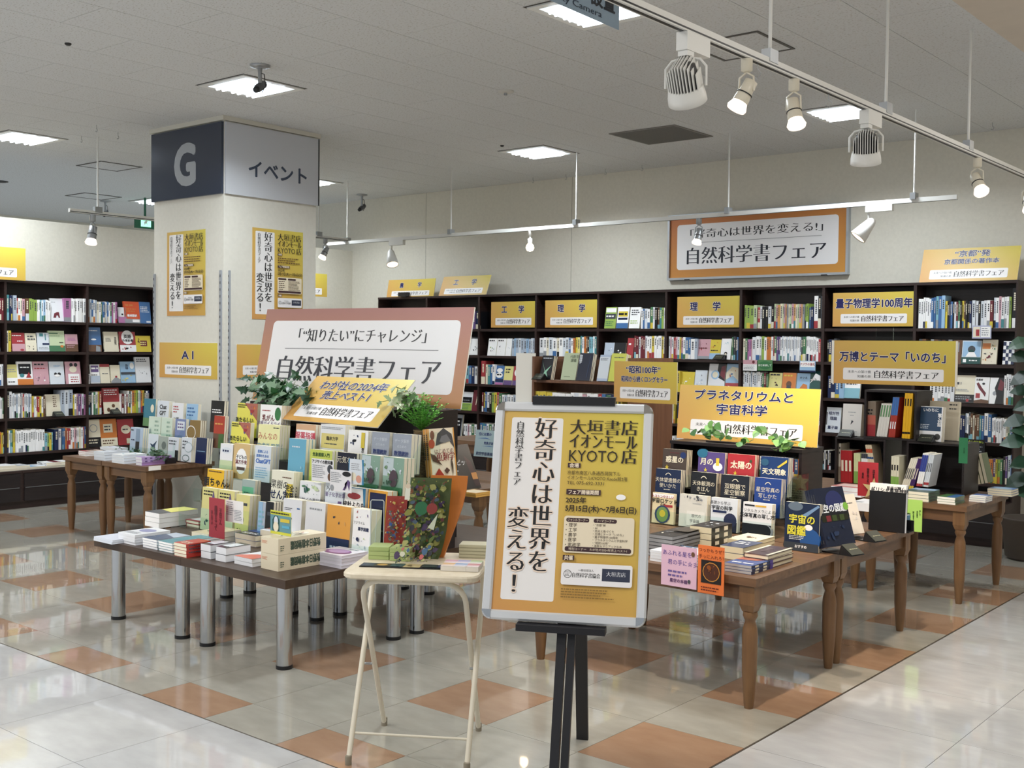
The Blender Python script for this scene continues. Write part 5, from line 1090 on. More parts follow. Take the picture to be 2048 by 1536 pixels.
# ================================================================== LEFT OAK TABLES
LTIER = [(5.12, LT + .008), (5.2, LT + .13), (5.27, LT + .24)]
L1 = [
 (0, 261, 286, 838, .23, 3, .018, 'b9cbe0', 'R .45 0 .75 .5 k;R .45 .5 .75 .95 8aa0b8;L .1 .5 .4 .6 1 n;R .05 .88 .25 .92 k', 'pale blue book with a black block'),
 (0, 297, 317, 857, .19, 1, .02, 'dfe9f2', 'P .2 .6 .5 .55 .9 .75 .7 .5 .75 .35 .45 .4 23405e;P .3 .15 .6 .2 .5 .3 23405e', 'white book with a dark bird'),
 (0, 318, 336, 862, .18, 1, .02, 'a9b4ac', 'E .6 .6 .25 .25 6a7672;R 0 0 1 .4 c0c8c4', 'grey-green book'),
 (0, 337, 358, 861, .18, 2, .02, 'L', 'L .1 .65 .9 .9 2 d;R .7 0 1 .45 k', 'pale grey book with small type'),
 (0, 364, 384, 858, .19, 2, .02, 'L', 'L .1 .5 .7 .9 3 d;E .7 .6 .4 .3 9ab0b8;E .7 .6 .36 .26 L;E .5 .15 .35 .2 T;E .5 .15 .3 .16 L', 'white book with a drawn circle'),
 (0, 393, 414, 861, .2, 3, .018, 'n', 'R 0 0 1 .4 14204a;L .1 .45 .9 .5 1 s', 'navy book'),
 (1, 298, 322, 833, .2, 1, .03, 'd4e4d4', 'L .5 .2 .9 .9 4 9ab4a4', 'pale mint book, left twin'),
 (1, 323, 345, 835, .2, 1, .03, 'd4e4d4', 'L .5 .2 .9 .9 4 9ab4a4', 'pale mint book, right twin'),
 (1, 351, 372, 830, .2, 1, .03, '7a88b4', 'R .2 .55 .9 .9 L;L .25 .6 .85 .85 2 v', 'slate blue book with a white label'),
 (1, 380, 401, 833, .2, 3, .018, '8a7040', 'E .15 .5 .45 .4 W;E .15 .5 .4 .35 8a7040', 'brown-gold book with a white ring'),
 (1, 428, 449, 835, .25, 2, .018, 'b4402e', 'R 0 0 1 .45 4a6a3a;R 0 0 .5 .45 6a4a3a;L .1 .7 .9 .8 1 O', 'red and green photo book'),
 (2, 288, 311, 801, .23, 2, .02, '3f7f94', 'R 0 0 1 .3 7a9a6a;E .75 .65 .15 .2 e', 'teal book at the rack corner'),
 (2, 315, 338, 802, .22, 3, .016, 'L', 'B .5 .78 .3 k Chat;B .5 .55 .3 k GPT;L .1 .2 .9 .4 2 k', 'white chatbot book with big black letters'),
 (2, 345, 367, 804, .21, 1, .035, 'w', 'L .1 .6 .6 .9 3 r;B .4 .35 .25 k 二種', 'white book with red small type'),
 (2, 373, 396, 804, .21, 1, .035, 's', 'L .1 .5 .8 .9 3 b;R 0 0 1 .2 a', 'light blue book'),
 (2, 422, 448, 797, .25, 2, .02, 'k', 'L .1 .6 .9 .75 2 W;E .75 .45 .12 .12 e;R 0 0 1 .35 3a2420', 'black book with a pale round emblem'),
]
acrylic_rack(Py(256, 880, 5.12).x, -7.72, LTIER, 'clear acrylic rack on the left oak tables before the pillar', 5.36, LT + .001)
rack_books(L1, LTIER, 'on the left oak tables', LT)
def plt(desc, px, py, w_, h_, t, n, col, ops='', **k): pile(desc, Pz(px, py, LT), w_, h_, t, n, col, ops, **k)
plt('small cream book with a red cover', 157, 911, .11, .16, .013, 3, 'e0c8b8', 'R 0 0 1 .3 r;L .1 .4 .9 .8 2 B', pages='W')
plt('white thick journal', 188, 919, .16, .22, .022, 3, 'L', 'L .1 .6 .9 .9 2 g;N .1 .1 .9 .4 a 3 4', pages='L')
plt('white ring-like journal in the middle', 224, 925, .17, .2, .022, 3, 'W', 'E .5 .5 .35 .3 c;E .5 .5 .3 .25 W', pages='L')
plt('purple and pink spined book', 271, 930, .085, .26, .021, 3, 'b08ac4', 'R 0 0 1 .3 e0b4c8;L .1 .5 .9 .8 3 W', rot=2, spine='b08ac4', pages='w', sops='R 0 .5 1 1 b9a0d0;L .2 .6 .8 .95 2 v')
plt('green and white spined book', 342, 921, .14, .1, .018, 3, 'w', 'R 0 0 1 .4 l', rot=1, spine='7cc04a', pages='w', sops='R 0 0 1 .5 w;R 0 .6 1 .75 G')
plt('thin black and pink booklet', 352, 923, .13, .13, .008, 1, 'p', 'R 0 0 .5 1 k', rot=1, spine='k')
plt('flat grey brochure at the back', 200, 899, .25, .12, .012, 2, 'L', 'N .1 .1 .9 .9 p,a,W 3 6', pages='w')
plt('white and cyan covered book', 300, 908, .16, .14, .015, 3, 'W', 'E .5 .5 .3 .3 c;R .1 .2 .4 .4 a', pages='w')
ivy('trailing_plant', 'small green artificial vine along the rack foot on the left oak tables', Vector((-8.5, 5.095, LT + .03)), .75, 34, ['3f5f48', '2f4f3a', '5a7a5a'], .02, .01, planter=(0, 0, -.028, .75, .02, -.015), seed=12)
ivy('potted_plant', 'bushy dark plant in a pale pot at the right end of the left oak tables', Vector((-7.72, 5.0, LT + .055)), .1, 34, ['35553c', '274a32', '5f7f62'], .026, .015, planter=(-.02, -.03, -.058, .12, .06, -.01), seed=14)

# books lying on the left ledge and the right ledge
def ledge_books(items, fn, grp):
    for i, (px, py, w_, h_, t, n, col, ops, desc) in enumerate(items):
        pile(desc, fn(px, py), w_, h_, t, n, col, ops, rz=PI / 2, jit=.01)
ledge_books([(0, 943, .17, .2, .025, 2, 'W', '', 'white book at the picture edge on the left ledge'), (9, 945, .26, .2, .02, 2, 'w', 'L .1 .1 .9 .9 2 g', 'white open-cover book on the left ledge'),
             (56, 942, .25, .2, .012, 2, 'L', 'R 0 0 .4 1 s', 'white book with a blue strip on the left ledge'), (96, 936, .3, .18, .016, 3, 'W', 'R .3 0 .5 1 m', 'white and maroon book on the left ledge')],
            lambda px, py: Vector((XL + .28, Px(px, py, XL + .3).y, .3535)), '')
for px, py, w_, d, c in ((1884, 1000, .2, 'white leaflet stack on the right ledge, nearer the table', 'W'), (1960, 1000, .16, 'pale leaflet stack on the right ledge by the leafy plant', 'L')):
    pile(d, Vector((Py(px, py, 9.27).x, 9.26, .3535)), w_, .14, .012, 3, c, 'L .1 .2 .9 .8 2 g', cat='leaflet')

# ================================================================== PLANETARIUM DISPLAY
ZP = .575
PT = [(5.3, ZP + .004), (5.4, ZP + .09), (5.5, ZP + .19)]
ring = 'P .38 .84 .44 .89 .5 .905 .56 .89 .62 .84 .6 .83 .55 .87 .5 .885 .45 .87 .4 .83 e;'
P1 = [
 (0, 1306, 1349, 984, None, 2, .012, 'ecdcb4', 'R .02 .85 .98 .97 W;B .5 .88 .13 r トコトンやさしい;B .55 .74 .2 k 宇宙ロケット;B .5 .62 .12 k の本;R .55 .55 .95 .63 r;E .5 .3 .36 .36 3a4a6a;E .5 .3 .27 .3 7a9a5a;E .5 .33 .14 .14 y', 'cream rocket book with a round drawing'),
 (0, 1360, 1415, 987, None, 3, .012, 'dcdcd4', 'N .08 .8 .92 .98 d,g 1 12;L .5 .72 .9 .76 1 g;R .3 .05 .96 .5 e8e8e2;T .65 .36 .12 d 現代の;T .6 .2 .12 d 宇宙論', 'pale grey 現代の book with a scribbled top'),
 (0, 1423, 1476, 994, None, 3, .012, 'L', 'T .35 .85 .13 k 基礎から学ぶ;B .42 .7 .16 k 宇宙の科学;R .08 .55 .6 .62 n;R 0 0 1 .3 1d2238;E .75 .35 .24 .24 2a3050', 'white 宇宙の科学 book with a navy foot'),
 (0, 1487, 1545, 1003, None, 3, .013, 'w', 'R .05 .88 .4 .93 k;R .42 .88 .8 .93 e0b040;T .5 .75 .12 d デジタルカメラによる;B .5 .6 .15 k 天体写真の写し方;R 0 0 1 .35 1a1c24;E .85 .15 .2 .2 9a9ea8;E .8 .15 .2 .2 1a1c24', 'white 天体写真の写し方 book with a black foot'),
 (1, 1312, 1362, 941, .205, 3, .015, '23304f', ring + 'T .5 .7 .17 e 天体望遠鏡の;T .5 .55 .17 e 使いかた;L .35 .42 .65 .46 1 e', 'dark blue 天体望遠鏡 guide'),
 (1, 1383, 1433, 946, .205, 4, .013, '1d2026', ring + 'T .5 .7 .18 e 天体観測の;T .5 .55 .18 e きほん;L .35 .42 .65 .46 1 e', 'black 天体観測 guide'),
 (1, 1443, 1499, 952, .205, 4, .013, '20242e', ring + 'T .5 .7 .19 e 双眼鏡で;T .5 .54 .19 e 星空観察;L .35 .4 .65 .44 1 e', 'black 双眼鏡 stargazing guide'),
 (1, 1510, 1563, 958, .205, 4, .013, '23428a', ring + 'T .5 .7 .18 e 星空写真の;T .5 .54 .18 e 写しかた;L .35 .42 .65 .46 1 e', 'royal blue 星空写真 guide'),
 (2, 1326, 1374, 900, .21, 4, .014, '4f443f', 'B .5 .72 .25 e 惑星の;T .5 .3 .25 e きほん;E .85 .85 .12 .12 2a3a6a;S .2 .5 .2 y ★;L .3 .88 .7 .92 1 m', 'brown 惑星のきほん book'),
 (2, 1397, 1450, 906, .21, 2, .014, '5a4a86', 'B .32 .74 .25 e 月の;T .5 .3 .25 e きほん;E .15 .95 .2 .15 2f6f8f;E .75 .62 .18 .14 W;R .68 .65 .8 .85 y;S .3 .52 .18 y ★', 'purple 月のきほん book'),
 (2, 1456, 1510, 911, .21, 3, .014, 'b03038', 'B .5 .72 .27 e 太陽の;T .45 .3 .25 e きほん;S .3 .5 .18 y ★;N .7 .75 .95 .95 3f5a3a 3 4;E .75 .35 .1 .16 e', 'red 太陽のきほん book'),
 (2, 1522, 1577, 917, .21, 4, .014, '1d3a6e', 'B .5 .62 .22 e 天文現象;T .5 .32 .22 e のきほん;P .6 .75 .95 .95 .95 .88 .65 .72 y;E .15 .85 .15 .12 2f5a7a', 'navy 天文現象のきほん book'),
]
acrylic_rack(-3.44, -2.62, PT, 'clear acrylic rack of astronomy guides on the oak tables', 5.68, ZP + .001)
rack_books(P1, PT, 'in the astronomy rack', ZP)
r = empty('black_shelf_unit', 'black cabinet behind the astronomy rack with the planetarium card on top', 'cabinet', (-3.5, 5.7, ZP))
UW, UD, UH = .83, .27, .415
for q, nm in (((0, 0, 0.001, .018, UD, UH), 'side_panel'), ((UW - .018, 0, 0.001, UW, UD, UH), 'side_panel'), ((-.004, -.005, UH, UW + .004, UD, UH + .018), 'top_board'), ((.018, UD - .01, 0.001, UW - .018, UD, UH), 'back_panel'), ((.018, 0, UH - .16, UW - .018, UD - .012, UH - .145), 'shelf'), ((.018, 0.0, 0.001, UW - .018, UD - .012, .02), 'shelf')):
    mb = MB(); mb.box(*q); mb.build(nm, BLACKW, r)
spine_run(lambda px: (Vector((-3.46 + (px - 0) * .01, 5.73, ZP + UH - .144)), XU, YU), 52, 77, 13, .105, 'WrboWnkWW', deep=.12)
A = None
zz = ZP + UH + .02; a, b_ = Py(1353, 884, 5.86), Py(1634, 902, 5.86)
wS = b_.x - a.x; board('topic_card', 'large yellow プラネタリウムと宇宙科学 card above the astronomy rack', 'sign', Vector((a.x, 5.86, zz)), XU, lean(6), wS, .325,
      fair_art(wS, .325, [('プラネタリウムと', .47, .83, .2, .7), ('宇宙科学', .47, .58, .2, .36)], 0), group=GRP)
ivy('trailing_plant', 'green leafy vine lying along the foot of the planetarium card', Vector((-3.3, 5.79, ZP + UH + .045)), .66, 13, ['4a7a3a', '6a9a4a', '35602e', '86b46a'], .05, .03, seed=21, lobes=False, planter=(0, -.03, -.026, .66, -.01, -.018))
def plp(desc, px, py, w_, h_, t, n, col, ops='', **k): pile(desc, Pz(px, py, ZP), w_, h_, t, n, col, ops, **k)
plp('grey-paged photo comic volume', 1297, 1111, .13, .28, .0165, 6, '2a2a2c', 'N .05 .05 .95 .95 e,g,k 5 14;R .3 .5 1 1 4a4440', pages='8b8d90')
plp('black cream-paged space novel', 1379, 1101, .12, .2, .03, 4, '1a1a1e', 'N .1 .2 .9 .9 w,P,g,8a7a8a 6 10', pages='e2d8b8', rot=2, spine='k', sops='L .15 .1 .85 .95 2 e')
plp('white and red covered magazine behind the notices', 1300, 1121, .23, .2, .012, 4, 'w', 'N .1 .2 .9 .9 r,O,L,p 4 9;L .1 .8 .9 .95 1 b', pages='L')
plp('blue magazine behind the orange notice', 1440, 1116, .12, .2, .03, 2, '3a4a6a', 'L .2 .4 .8 .8 2 W', pages='e2d8b8')
plp('cream book with a sketched cover', 1452, 1098, .15, .22, .017, 3, 'e4e0c0', 'N .3 .3 .8 .7 B,e,m 3 7', pages='e2d8b8')
plp('white-edged brown covered hardback', 1487, 1132, .12, .25, .02, 3, '4a383c', 'R 0 0 .12 1 e;R .88 0 1 1 e;L .3 .3 .7 .7 3 7a6a6a', pages='e8dfc4', hard=True)
plp('blue mountain-cover magazine', 1450, 1142, .13, .2, .0125, 3, '3a5a9a', 'P 0 0 1 0 1 .5 .3 .4 b46a5a;L .1 .7 .9 .9 1 W;R .5 .1 .9 .2 W', pages='b9bcc0', rot=2, spine='n', sops='L .1 .2 .9 .95 2 e;R 0 0 1 .15 4a3a9a')
a = Pz(1572, 1097, ZP)
standing('deep blue 宇宙の図鑑 book standing on the oak table', a.x, 5.06, ZP + .001, .178, .232, .013, 3, '1a2a48', 'E .75 .25 .3 .3 2a5a9a;P .5 .75 .95 .98 1 .95 .6 .7 7a9ac0;E .7 .5 .12 .08 W;E .3 .92 .22 .12 6a7a8a;B .5 .66 .26 e8e04a 宇宙の;B .36 .42 .28 e8e04a 図鑑;L .15 .22 .6 .32 3 L;R 0 0 1 .17 3a424c;B .5 .09 .09 W おすすめ', 0, 3)
def leaning_x(desc, px, py, w_, h_, t, n, col, ops, ln=24, **k):
    """cover faces +x, top leaning away"""
    p = Pz(px, py, ZP)
    standing(desc, p.x, p.y, ZP + .002, w_, h_, t, n, col, ops, PI / 2, ln, **k)
    return p
OPS = 'E .6 .75 .3 .25 28305e;R .0 .47 1 .62 1a1c22;B .45 .64 .2 L 星空の図鑑;R .05 .42 .95 .52 22261a;R .2 .42 .35 .52 m;R .4 .42 .55 .52 3a4a2a;R .65 .42 .8 .52 3a4a2a;E .93 .65 .09 .09 7ab04a;N .05 .05 .95 .4 1f3050,2a3a5a 5 8'
p = Pz(1636, 1106, ZP)
standing('dark 星空の図鑑 star atlas leaning on a black book stand', p.x + .05, p.y - .01, ZP + .03, .22, .285, .013, 4, '1a2238', OPS, PI / 2 - .25, 18)
p2 = Pz(1702, 1080, ZP)
standing('slim white book leaning beside the star atlas', p2.x, p2.y, ZP + .02, .115, .21, .02, 2, 'ece4d8', 'L .3 .75 .7 .8 1 d;N .3 .1 .95 .6 dcd8d4,d4ccc8 7 9;R 0 0 .1 .3 3a7a90', PI / 2 - .25, 20)
def bookstand(x, y, rz, label, z=ZP):
    r = empty('book_stand', label, 'book stand', (x, y, z + .001), rz, 'black book stands with name plates')
    mb = MB(); P = [(0, 0), (.1, 0), (.012, .048)]
    for sx in (0, .1): pass
    mb.ring_loft([[Vector((x_, 0, 0)), Vector((x_, -.075, .002)), Vector((x_, -.012, .045))] for x_ in (0, .1)], smooth=False); mb.box(0, 0, 0, .1, .12, .005); mb.build('stand_body', BLACK, r)
    m = Matrix.Translation((.005, -.072, .006)) @ Matrix.Rotation(math.radians(34.5), 4, 'X')
    mb = MB(); mb.box(0, 0, 0, .09, .074, .003, '33362e', m=m); pl = mb.build('name_plate', PRINT, r)
    Art().lines(.2 * .09, .03, .08, .042, 1, '9a9a80').into(MB(), O=m @ Vector((0, 0, .0032)), U=m.to_3x3() @ XU, V=m.to_3x3() @ YU).build('lettering', PRINT, r)
bookstand(p.x + .095, p.y + .02, PI / 2 - .25, 'black stand with a dark plate under the star atlas')
bookstand(p2.x + .06, p2.y + .005, PI / 2 - .25, 'black stand with a dark plate under the slim white book')
a = Pz(1700, 1069, ZP)
standing('large black book with a white ギリシャ神話 band', a.x + .01, 5.93, ZP + .001, .2, .255, .028, 1, '17181c', 'R 0 .84 1 1 eceae6;B .7 .92 .1 k 星座が輝く;B .55 .87 .13 k ギリシャ星座神話', 0, 3, pages='w')
mb = MB(); mb.box(0, 0, 0, .09, .08, .004); mb.box(.0, .07, 0, .09, .076, .06); o = mb.build('book_end', BLACK); o.location = (a.x + .13, 5.965, ZP + .001); tag(o, 'black bookend behind the ギリシャ神話 book', 'bookend')
plp('blue spined paperback', 1760, 1053, .11, .16, .019, 3, '2f5a8a', 'R 0 0 1 .5 a;L .1 .2 .9 .8 3 L', rot=2, spine='3a7aa0', pages='c4c6cc', sops='L .15 .1 .85 .9 1 L')
plp('white hardback lying with barcodes out, behind the black book', 1650, 1020, .12, .2, .045, 1, 'w', '', pages='w')
plp('white hardback with two barcodes beside it', 1700, 1020, .13, .2, .05, 1, 'w', 'R .1 .1 .5 .3 g', pages='w')
notice(1322, 1098, 1394, 1168, 4.295, 'dcb8d0', 'T .45 .82 .14 5a4a9a あふれる星を;T .6 .6 .14 5a4a9a 君の手に☆彡;L .2 .22 .75 .42 2 6a5a9a;B .5 .15 .1 5a3a6a 星空の本棚;E .9 .85 .05 .06 B;E .8 .17 .04 .05 d', 'pink notice hanging from the front oak table edge', ln=0)
notice(1395, 1096, 1449, 1184, 4.285, 'e0763a', 'T .5 .9 .15 5a1a14 つっかもうぜ！;T .5 .77 .15 5a1a14 手っに入れろ！;R .13 .22 .9 .7 1a1210;E .52 .46 .33 .33 c88a3a;E .52 .46 .3 .3 4a2412;N .25 .3 .8 .62 6a3a18,8a4a1a 6 8;L .15 .05 .9 .16 2 5a1a14', 'orange notice with a sun photo on the front oak table edge', ln=0)
notice(1715, 926, 1757, 991, 6.05, 'a02c34', 'V .78 .6 .13 3a1014 夜空を見上げ;V .5 .6 .13 3a1014 物語を感じよう;V .25 .6 .11 3a1014 星の話', 'dark red notice with a gold paper star', ln=0)
a, b_ = Py(1727, 996, 6.04), Py(1765, 958, 6.04); w_ = b_.x - a.x
st_ = MB(); Art().star(w_ / 2, w_ / 2, w_ * .62, 'b8a878', 84).into(st_, step=0, lift=0); o = st_.build('paper_star', PRINT); o.location = (a.x, 6.04, a.z); tag(o, 'gold paper star stuck over the dark red notice corner', 'decoration')
notice(1757, 983, 1791, 1036, 6.1, 'b9c8a4', 'L .05 .1 .95 .9 9 6a6a5a', 'pale green handwritten notice behind the blue paperbacks', ln=0)

# ================================================================== BLACK CUBES TABLE
Z3 = .61
def cube(x, z, label, w_=.36, h_=.335, d_=.3, y=7.5):
    r = empty('cube_shelf', label, 'cube shelf', (x, y, z), 0, 'stacked black cube shelves'); t = .014
    for q, nm in (((0, 0, 0, t, d_, h_), 'side_panel'), ((w_ - t, 0, 0, w_, d_, h_), 'side_panel'), ((t, 0, 0, w_ - t, d_, t), 'bottom_board'), ((t, 0, h_ - t, w_ - t, d_, h_), 'top_board'), ((t, d_ - .01, t, w_ - t, d_, h_ - t), 'back_panel')):
        mb = MB(); mb.box(*q); mb.build(nm, BLACKW, r)
cube(-3.265, Z3 + .001, 'black cube shelf with red spined books, lower left of the three')
cube(-2.76, Z3 + .001, 'black cube shelf with slanting books, lower right of the three', .38)
cube(-3.06, Z3 + .338, 'black cube shelf on top of the two lower ones')
cube_fr = lambda z, y=7.53: (lambda px: (Vector((Py(px, 900, y).x, y, z)), XU, YU))
za = Z3 + .017
def spine_books(desc, px0, px1, n, h, col, z, y=7.53, leanx=0, ops=None, grp=None, bw=.15, pages='e', loc=''):
    a, b_ = Py(px0, 900, y).x, Py(px1, 900, y).x; t = (b_ - a) / n - .0008
    for i in range(n):
        M = Matrix.Translation((a + i * (t + .0008) + t, y, z)) @ Matrix.Rotation(leanx, 4, 'Y') @ Matrix(((0, -1, 0, 0), (1, 0, 0, 0), (0, 0, 1, 0), (0, 0, 0, 1))) 
        w2 = ['leftmost', 'second', 'third', 'fourth', 'fifth', 'sixth'][i]
        t_ = t * math.cos(leanx)
        book((w2 + ' of the ' if n > 1 else '') + desc, M, bw, h, t_, col, '', spine=col, sops=ops, group=grp or (desc if n > 1 else None), pages=pages)
spine_books('tall grey-brown spined books in the lower left cube', 1673, 1682, 2, .27, 'c4bcac', za, ops='R 0 0 1 .4 8a7a6a;L .2 .7 .8 .95 2 k')
spine_books('red spined books in the lower left cube', 1683, 1706, 3, .225, 'b02a2e', za, ops='L .2 .15 .8 .9 1 e', leanx=-.03)
spine_books('pale green spined books in the lower left cube', 1709, 1722, 3, .21, 'dfe6b0', za, ops='R 0 0 1 .4 8ab45a', leanx=-.02)
spine_books('white spined books in the lower left cube', 1723, 1736, 3, .21, 'W', za, ops='R 0 .85 1 1 d')
spine_books('thin leaning cream books in the lower left cube', 1744, 1757, 3, .28, 'e8d8b8', za, leanx=-.18, ops='R 0 .8 1 .9 c85a3a;R 0 .65 1 .7 3a5a8a')
spine_books('cream and green spined books at the mouth of the lower right cube', 1783, 1799, 3, .235, 'ece8d0', Z3 + .001, y=7.42, ops='R 0 0 1 .42 8ab85a;L .2 .5 .8 .85 1 k')
spine_books('cream dotted spined books slanting in the lower right cube', 1801, 1816, 4, .24, 'efe9d6', Z3 + .001, y=7.4, leanx=.3, ops='L .2 .2 .8 .9 1 d')
spine_books('purple spined books slanting in the lower right cube', 1817, 1826, 2, .24, '4a2f6a', Z3 + .001, y=7.4, leanx=.27, ops='L .2 .2 .8 .9 1 e;R 0 .1 1 .2 y')
ZW = Z3 + .062
spine_books('blue-topped white spined books on the white pile', 1834, 1846, 3, .22, 'W', ZW, y=7.3, leanx=.18, ops='R 0 .45 1 .95 3a4a9a;R 0 0 1 .08 r')
spine_books('white spined books at the end on the white pile', 1848, 1858, 3, .215, 'L', ZW, y=7.3, leanx=.17, ops='L .2 .3 .8 .9 1 d;R 0 .06 1 .14 r')
zb2 = Z3 + .338 + .015
spine_books('thick brown and red spined book in the upper cube', 1730, 1750, 1, .24, '8a7a6a', zb2, ops='R 0 0 1 .33 r;R 0 .33 1 .6 c46a5a;L .2 .6 .8 .8 2 k')
spine_books('white spined books leaning in the upper cube', 1752, 1773, 4, .23, 'ece8e0', zb2, leanx=.14, ops='R .2 .6 .8 .95 6a9a6a')
spine_books('blue and red spined books in the upper cube', 1776, 1789, 3, .275, 'b8443a', zb2, leanx=.1, ops='R 0 .55 1 1 4a7ac0;L .2 .1 .8 .5 1 W')
spine_books('tall yellow spined books in the upper cube', 1803, 1819, 3, .315, 'f0b82a', zb2, y=7.5, leanx=.05, ops='L .2 .6 .8 .95 1 k;R 0 .1 1 .14 k')
def cube_top(desc, px0, px1, pyt, y, z, t, n, col, ops, ln=6):
    a, b_ = Py(px0, pyt, y), Py(px1, pyt, y); standing(desc, a.x, y, z, b_.x - a.x, (a.z - z) / math.cos(math.radians(ln)), t, n, col, ops, 0, ln)
zc = Z3 + .337
cube_top('white book standing on the lower left black cube', 1684, 1722, 808, 7.6, zc, .02, 3, 'f4f1ec', 'L .3 .72 .8 .76 1 g;L .4 .62 .6 .66 1 g;P .45 .35 .6 .45 .5 .5 d;L .1 .08 .9 .16 2 g')
cube_top('navy いのちに book standing on the lower right black cube', 1837, 1884, 813, 7.56, zc, .018, 3, 'W', 'R .05 .3 .95 .98 2f4a68;B .5 .9 .17 W いのちに;V .88 .62 .17 W 驚く対話;L .08 .35 .55 .5 3 L;E .82 .14 .13 .13 4a4a48;L .05 .1 .6 .2 2 g')
cube_top('big beige book leaning behind the navy いのちに book', 1850, 1916, 803, 7.72, zc, .035, 1, 'd8ccb4', 'L .7 .88 .95 .95 1 k;L .7 .78 .95 .84 1 k', 8)
bookstand(Py(1681, 870, 7.55).x, 7.56, 0, 'black stand with a name plate on the lower left cube', zc - .001)
bookstand(Py(1838, 878, 7.52).x, 7.55, 0, 'black stand with a name plate on the lower right cube', zc - .001)
# expo card, folded along the middle
a, b_ = Py(1661, 766, 7.46), Py(1913, 768, 7.46); wS = b_.x - a.x; hS = .298
board('topic_card', 'wide yellow 万博とテーマいのち card fixed to the upper black cube', 'sign', Vector((a.x, 7.47, a.z)), XU, ZU, wS, hS,
      fair_art(wS, hS, [('万博とテーマ「いのち」', .49, .63, .25, .84)], 0).rect(0, 0, wS * .022, hS, 'f1ece0').rect(wS * .985, 0, wS, hS, 'f1ece0'), group=GRP)
r = empty('acrylic_holder', 'clear acrylic sheet holder sticking up behind the 万博 card', 'card holder')
a, b_ = Py(1752, 676, 7.5), Py(1822, 655, 7.5)
mb = MB(); mb.box(a.x, 7.5, a.z - .12, b_.x, 7.503, b_.z); mb.box((a.x + b_.x) / 2, 7.495, a.z - .1, (a.x + b_.x) / 2 + .004, 7.508, b_.z); mb.build('sheet', CLEAR, r)
def pl3(desc, px, py, w_, h_, t, n, col, ops='', **k): pile(desc, Pz(px, py, Z3), w_, h_, t, n, col, ops, **k)
pl3('thick white-paged book under the slanting ones', 1808, 1000, .155, .2, .0195, 3, 'T', 'R 0 0 1 .5 s', pages='f0ead8', rot=2, spine='5a7a6a')
pl3('white book with a green spine end', 1874, 1007, .11, .17, .0145, 3, '4f7a4a', 'R 0 0 .5 1 b', pages='f4f2ea', rot=2, spine='5a7a50')
pl3('blue and white covered book', 1938, 1003, .1, .14, .012, 3, '4a6aa8', 'R 0 0 1 .4 W', pages='f4f2ea')
pl3('cream flat book at the table corner', 1975, 990, .15, .16, .014, 3, '5a7ab0', 'E .5 .5 .4 .3 s;R 0 0 1 .2 e', pages='e8dfc4')
pl3('open white book with green print', 1773, 996, .14, .16, .012, 3, 'e8ecd8', 'L .1 .1 .9 .9 4 5a7a4a', pages='w')
pl3('pink-edged picture book at the left of the cube table', 1662, 990, .2, .2, .03, 2, 'c87a7a', 'R .1 .2 .9 .8 e4d0cc', pages='w')
a = Pz(1958, 984, Z3)
M0 = Matrix.Translation((a.x - .03, a.y + .12, Z3 + .041)) @ Matrix.Rotation(-.24, 4, 'Y')
for i in range(3):
    book(['left', 'middle', 'right'][i] + ' one of three green books leaning at the end of the cube table', M0 @ Matrix.Translation((i * .024 + .022, 0, .004)) @ Matrix(((0, 1, 0, 0), (-1, 0, 0, 0), (0, 0, 1, 0), (0, 0, 0, 1))), .12, .2, .021, '5a6a40', '', group='green books leaning at the end of the cube table', pages='efe6cc')
mb = MB(); mb.box(0, 0, 0, .03, .1, .18); o = mb.build('book_end', BLACK); o.location = (a.x - .1, a.y + .05, Z3 + .001); tag(o, 'black upright bookend beside the three leaning green books', 'bookend')
notice(1809, 1001, 1845, 1061, 6.985, 'b4e070', 'V .22 .45 .26 1a3a1a 森林;V .5 .5 .1 3a5a2a 読むと深まる;V .72 .55 .1 3a5a2a 本の世界を;V .88 .6 .1 3a5a2a 楽しんで', 'bright lime notice hanging from the cube table edge', ln=0)
notice(1917, 876, 1936, 926, 7.2, '2f7a50', 'V .6 .5 .2 1f5a38 水の本棚', 'dark green notice on a clip above the cube table', ln=0, stand=.2)
notice(1932, 880, 1970, 908, YS - .01, 'k', 'B .45 .85 .14 c8dc4a ホタルのはなし;L .05 .15 .9 .6 3 g;E .1 .2 .05 .06 y', 'black ホタルのはなし notice on the far right bookcase', ln=0)
for q in ((1486, 720, 1514, 741, 'W', 'R 0 .6 1 1 p;E .75 .8 .1 .1 m;L .05 .1 .95 .5 3 g', 'white and pink notice hanging from the second back shelf'), (1515, 720, 1545, 741, '5a8a5a', 'E .5 .5 .45 .25 3a7a4a;B .5 .5 .15 W はじめまして', 'green notice beside the pink one on the second back shelf'),
          (1599, 722, 1631, 744, 's', 'R .05 .45 .95 .95 W;B .5 .7 .16 r クジラの進化;R 0 0 1 .15 n', 'light blue クジラ notice hanging from the second back shelf'), (1944, 651, 1983, 677, 'b8bcd8', 'R .05 .1 .42 .9 e;R .2 .2 .38 .7 r;R .46 .1 .95 .9 W;L .5 .2 .9 .85 4 g', 'lavender review notice hanging from the top shelf at far right')):
    notice(q[0], q[1], q[2], q[3], YS - .006, q[4], q[5], q[6], ln=0, group='notices on the back shelves')
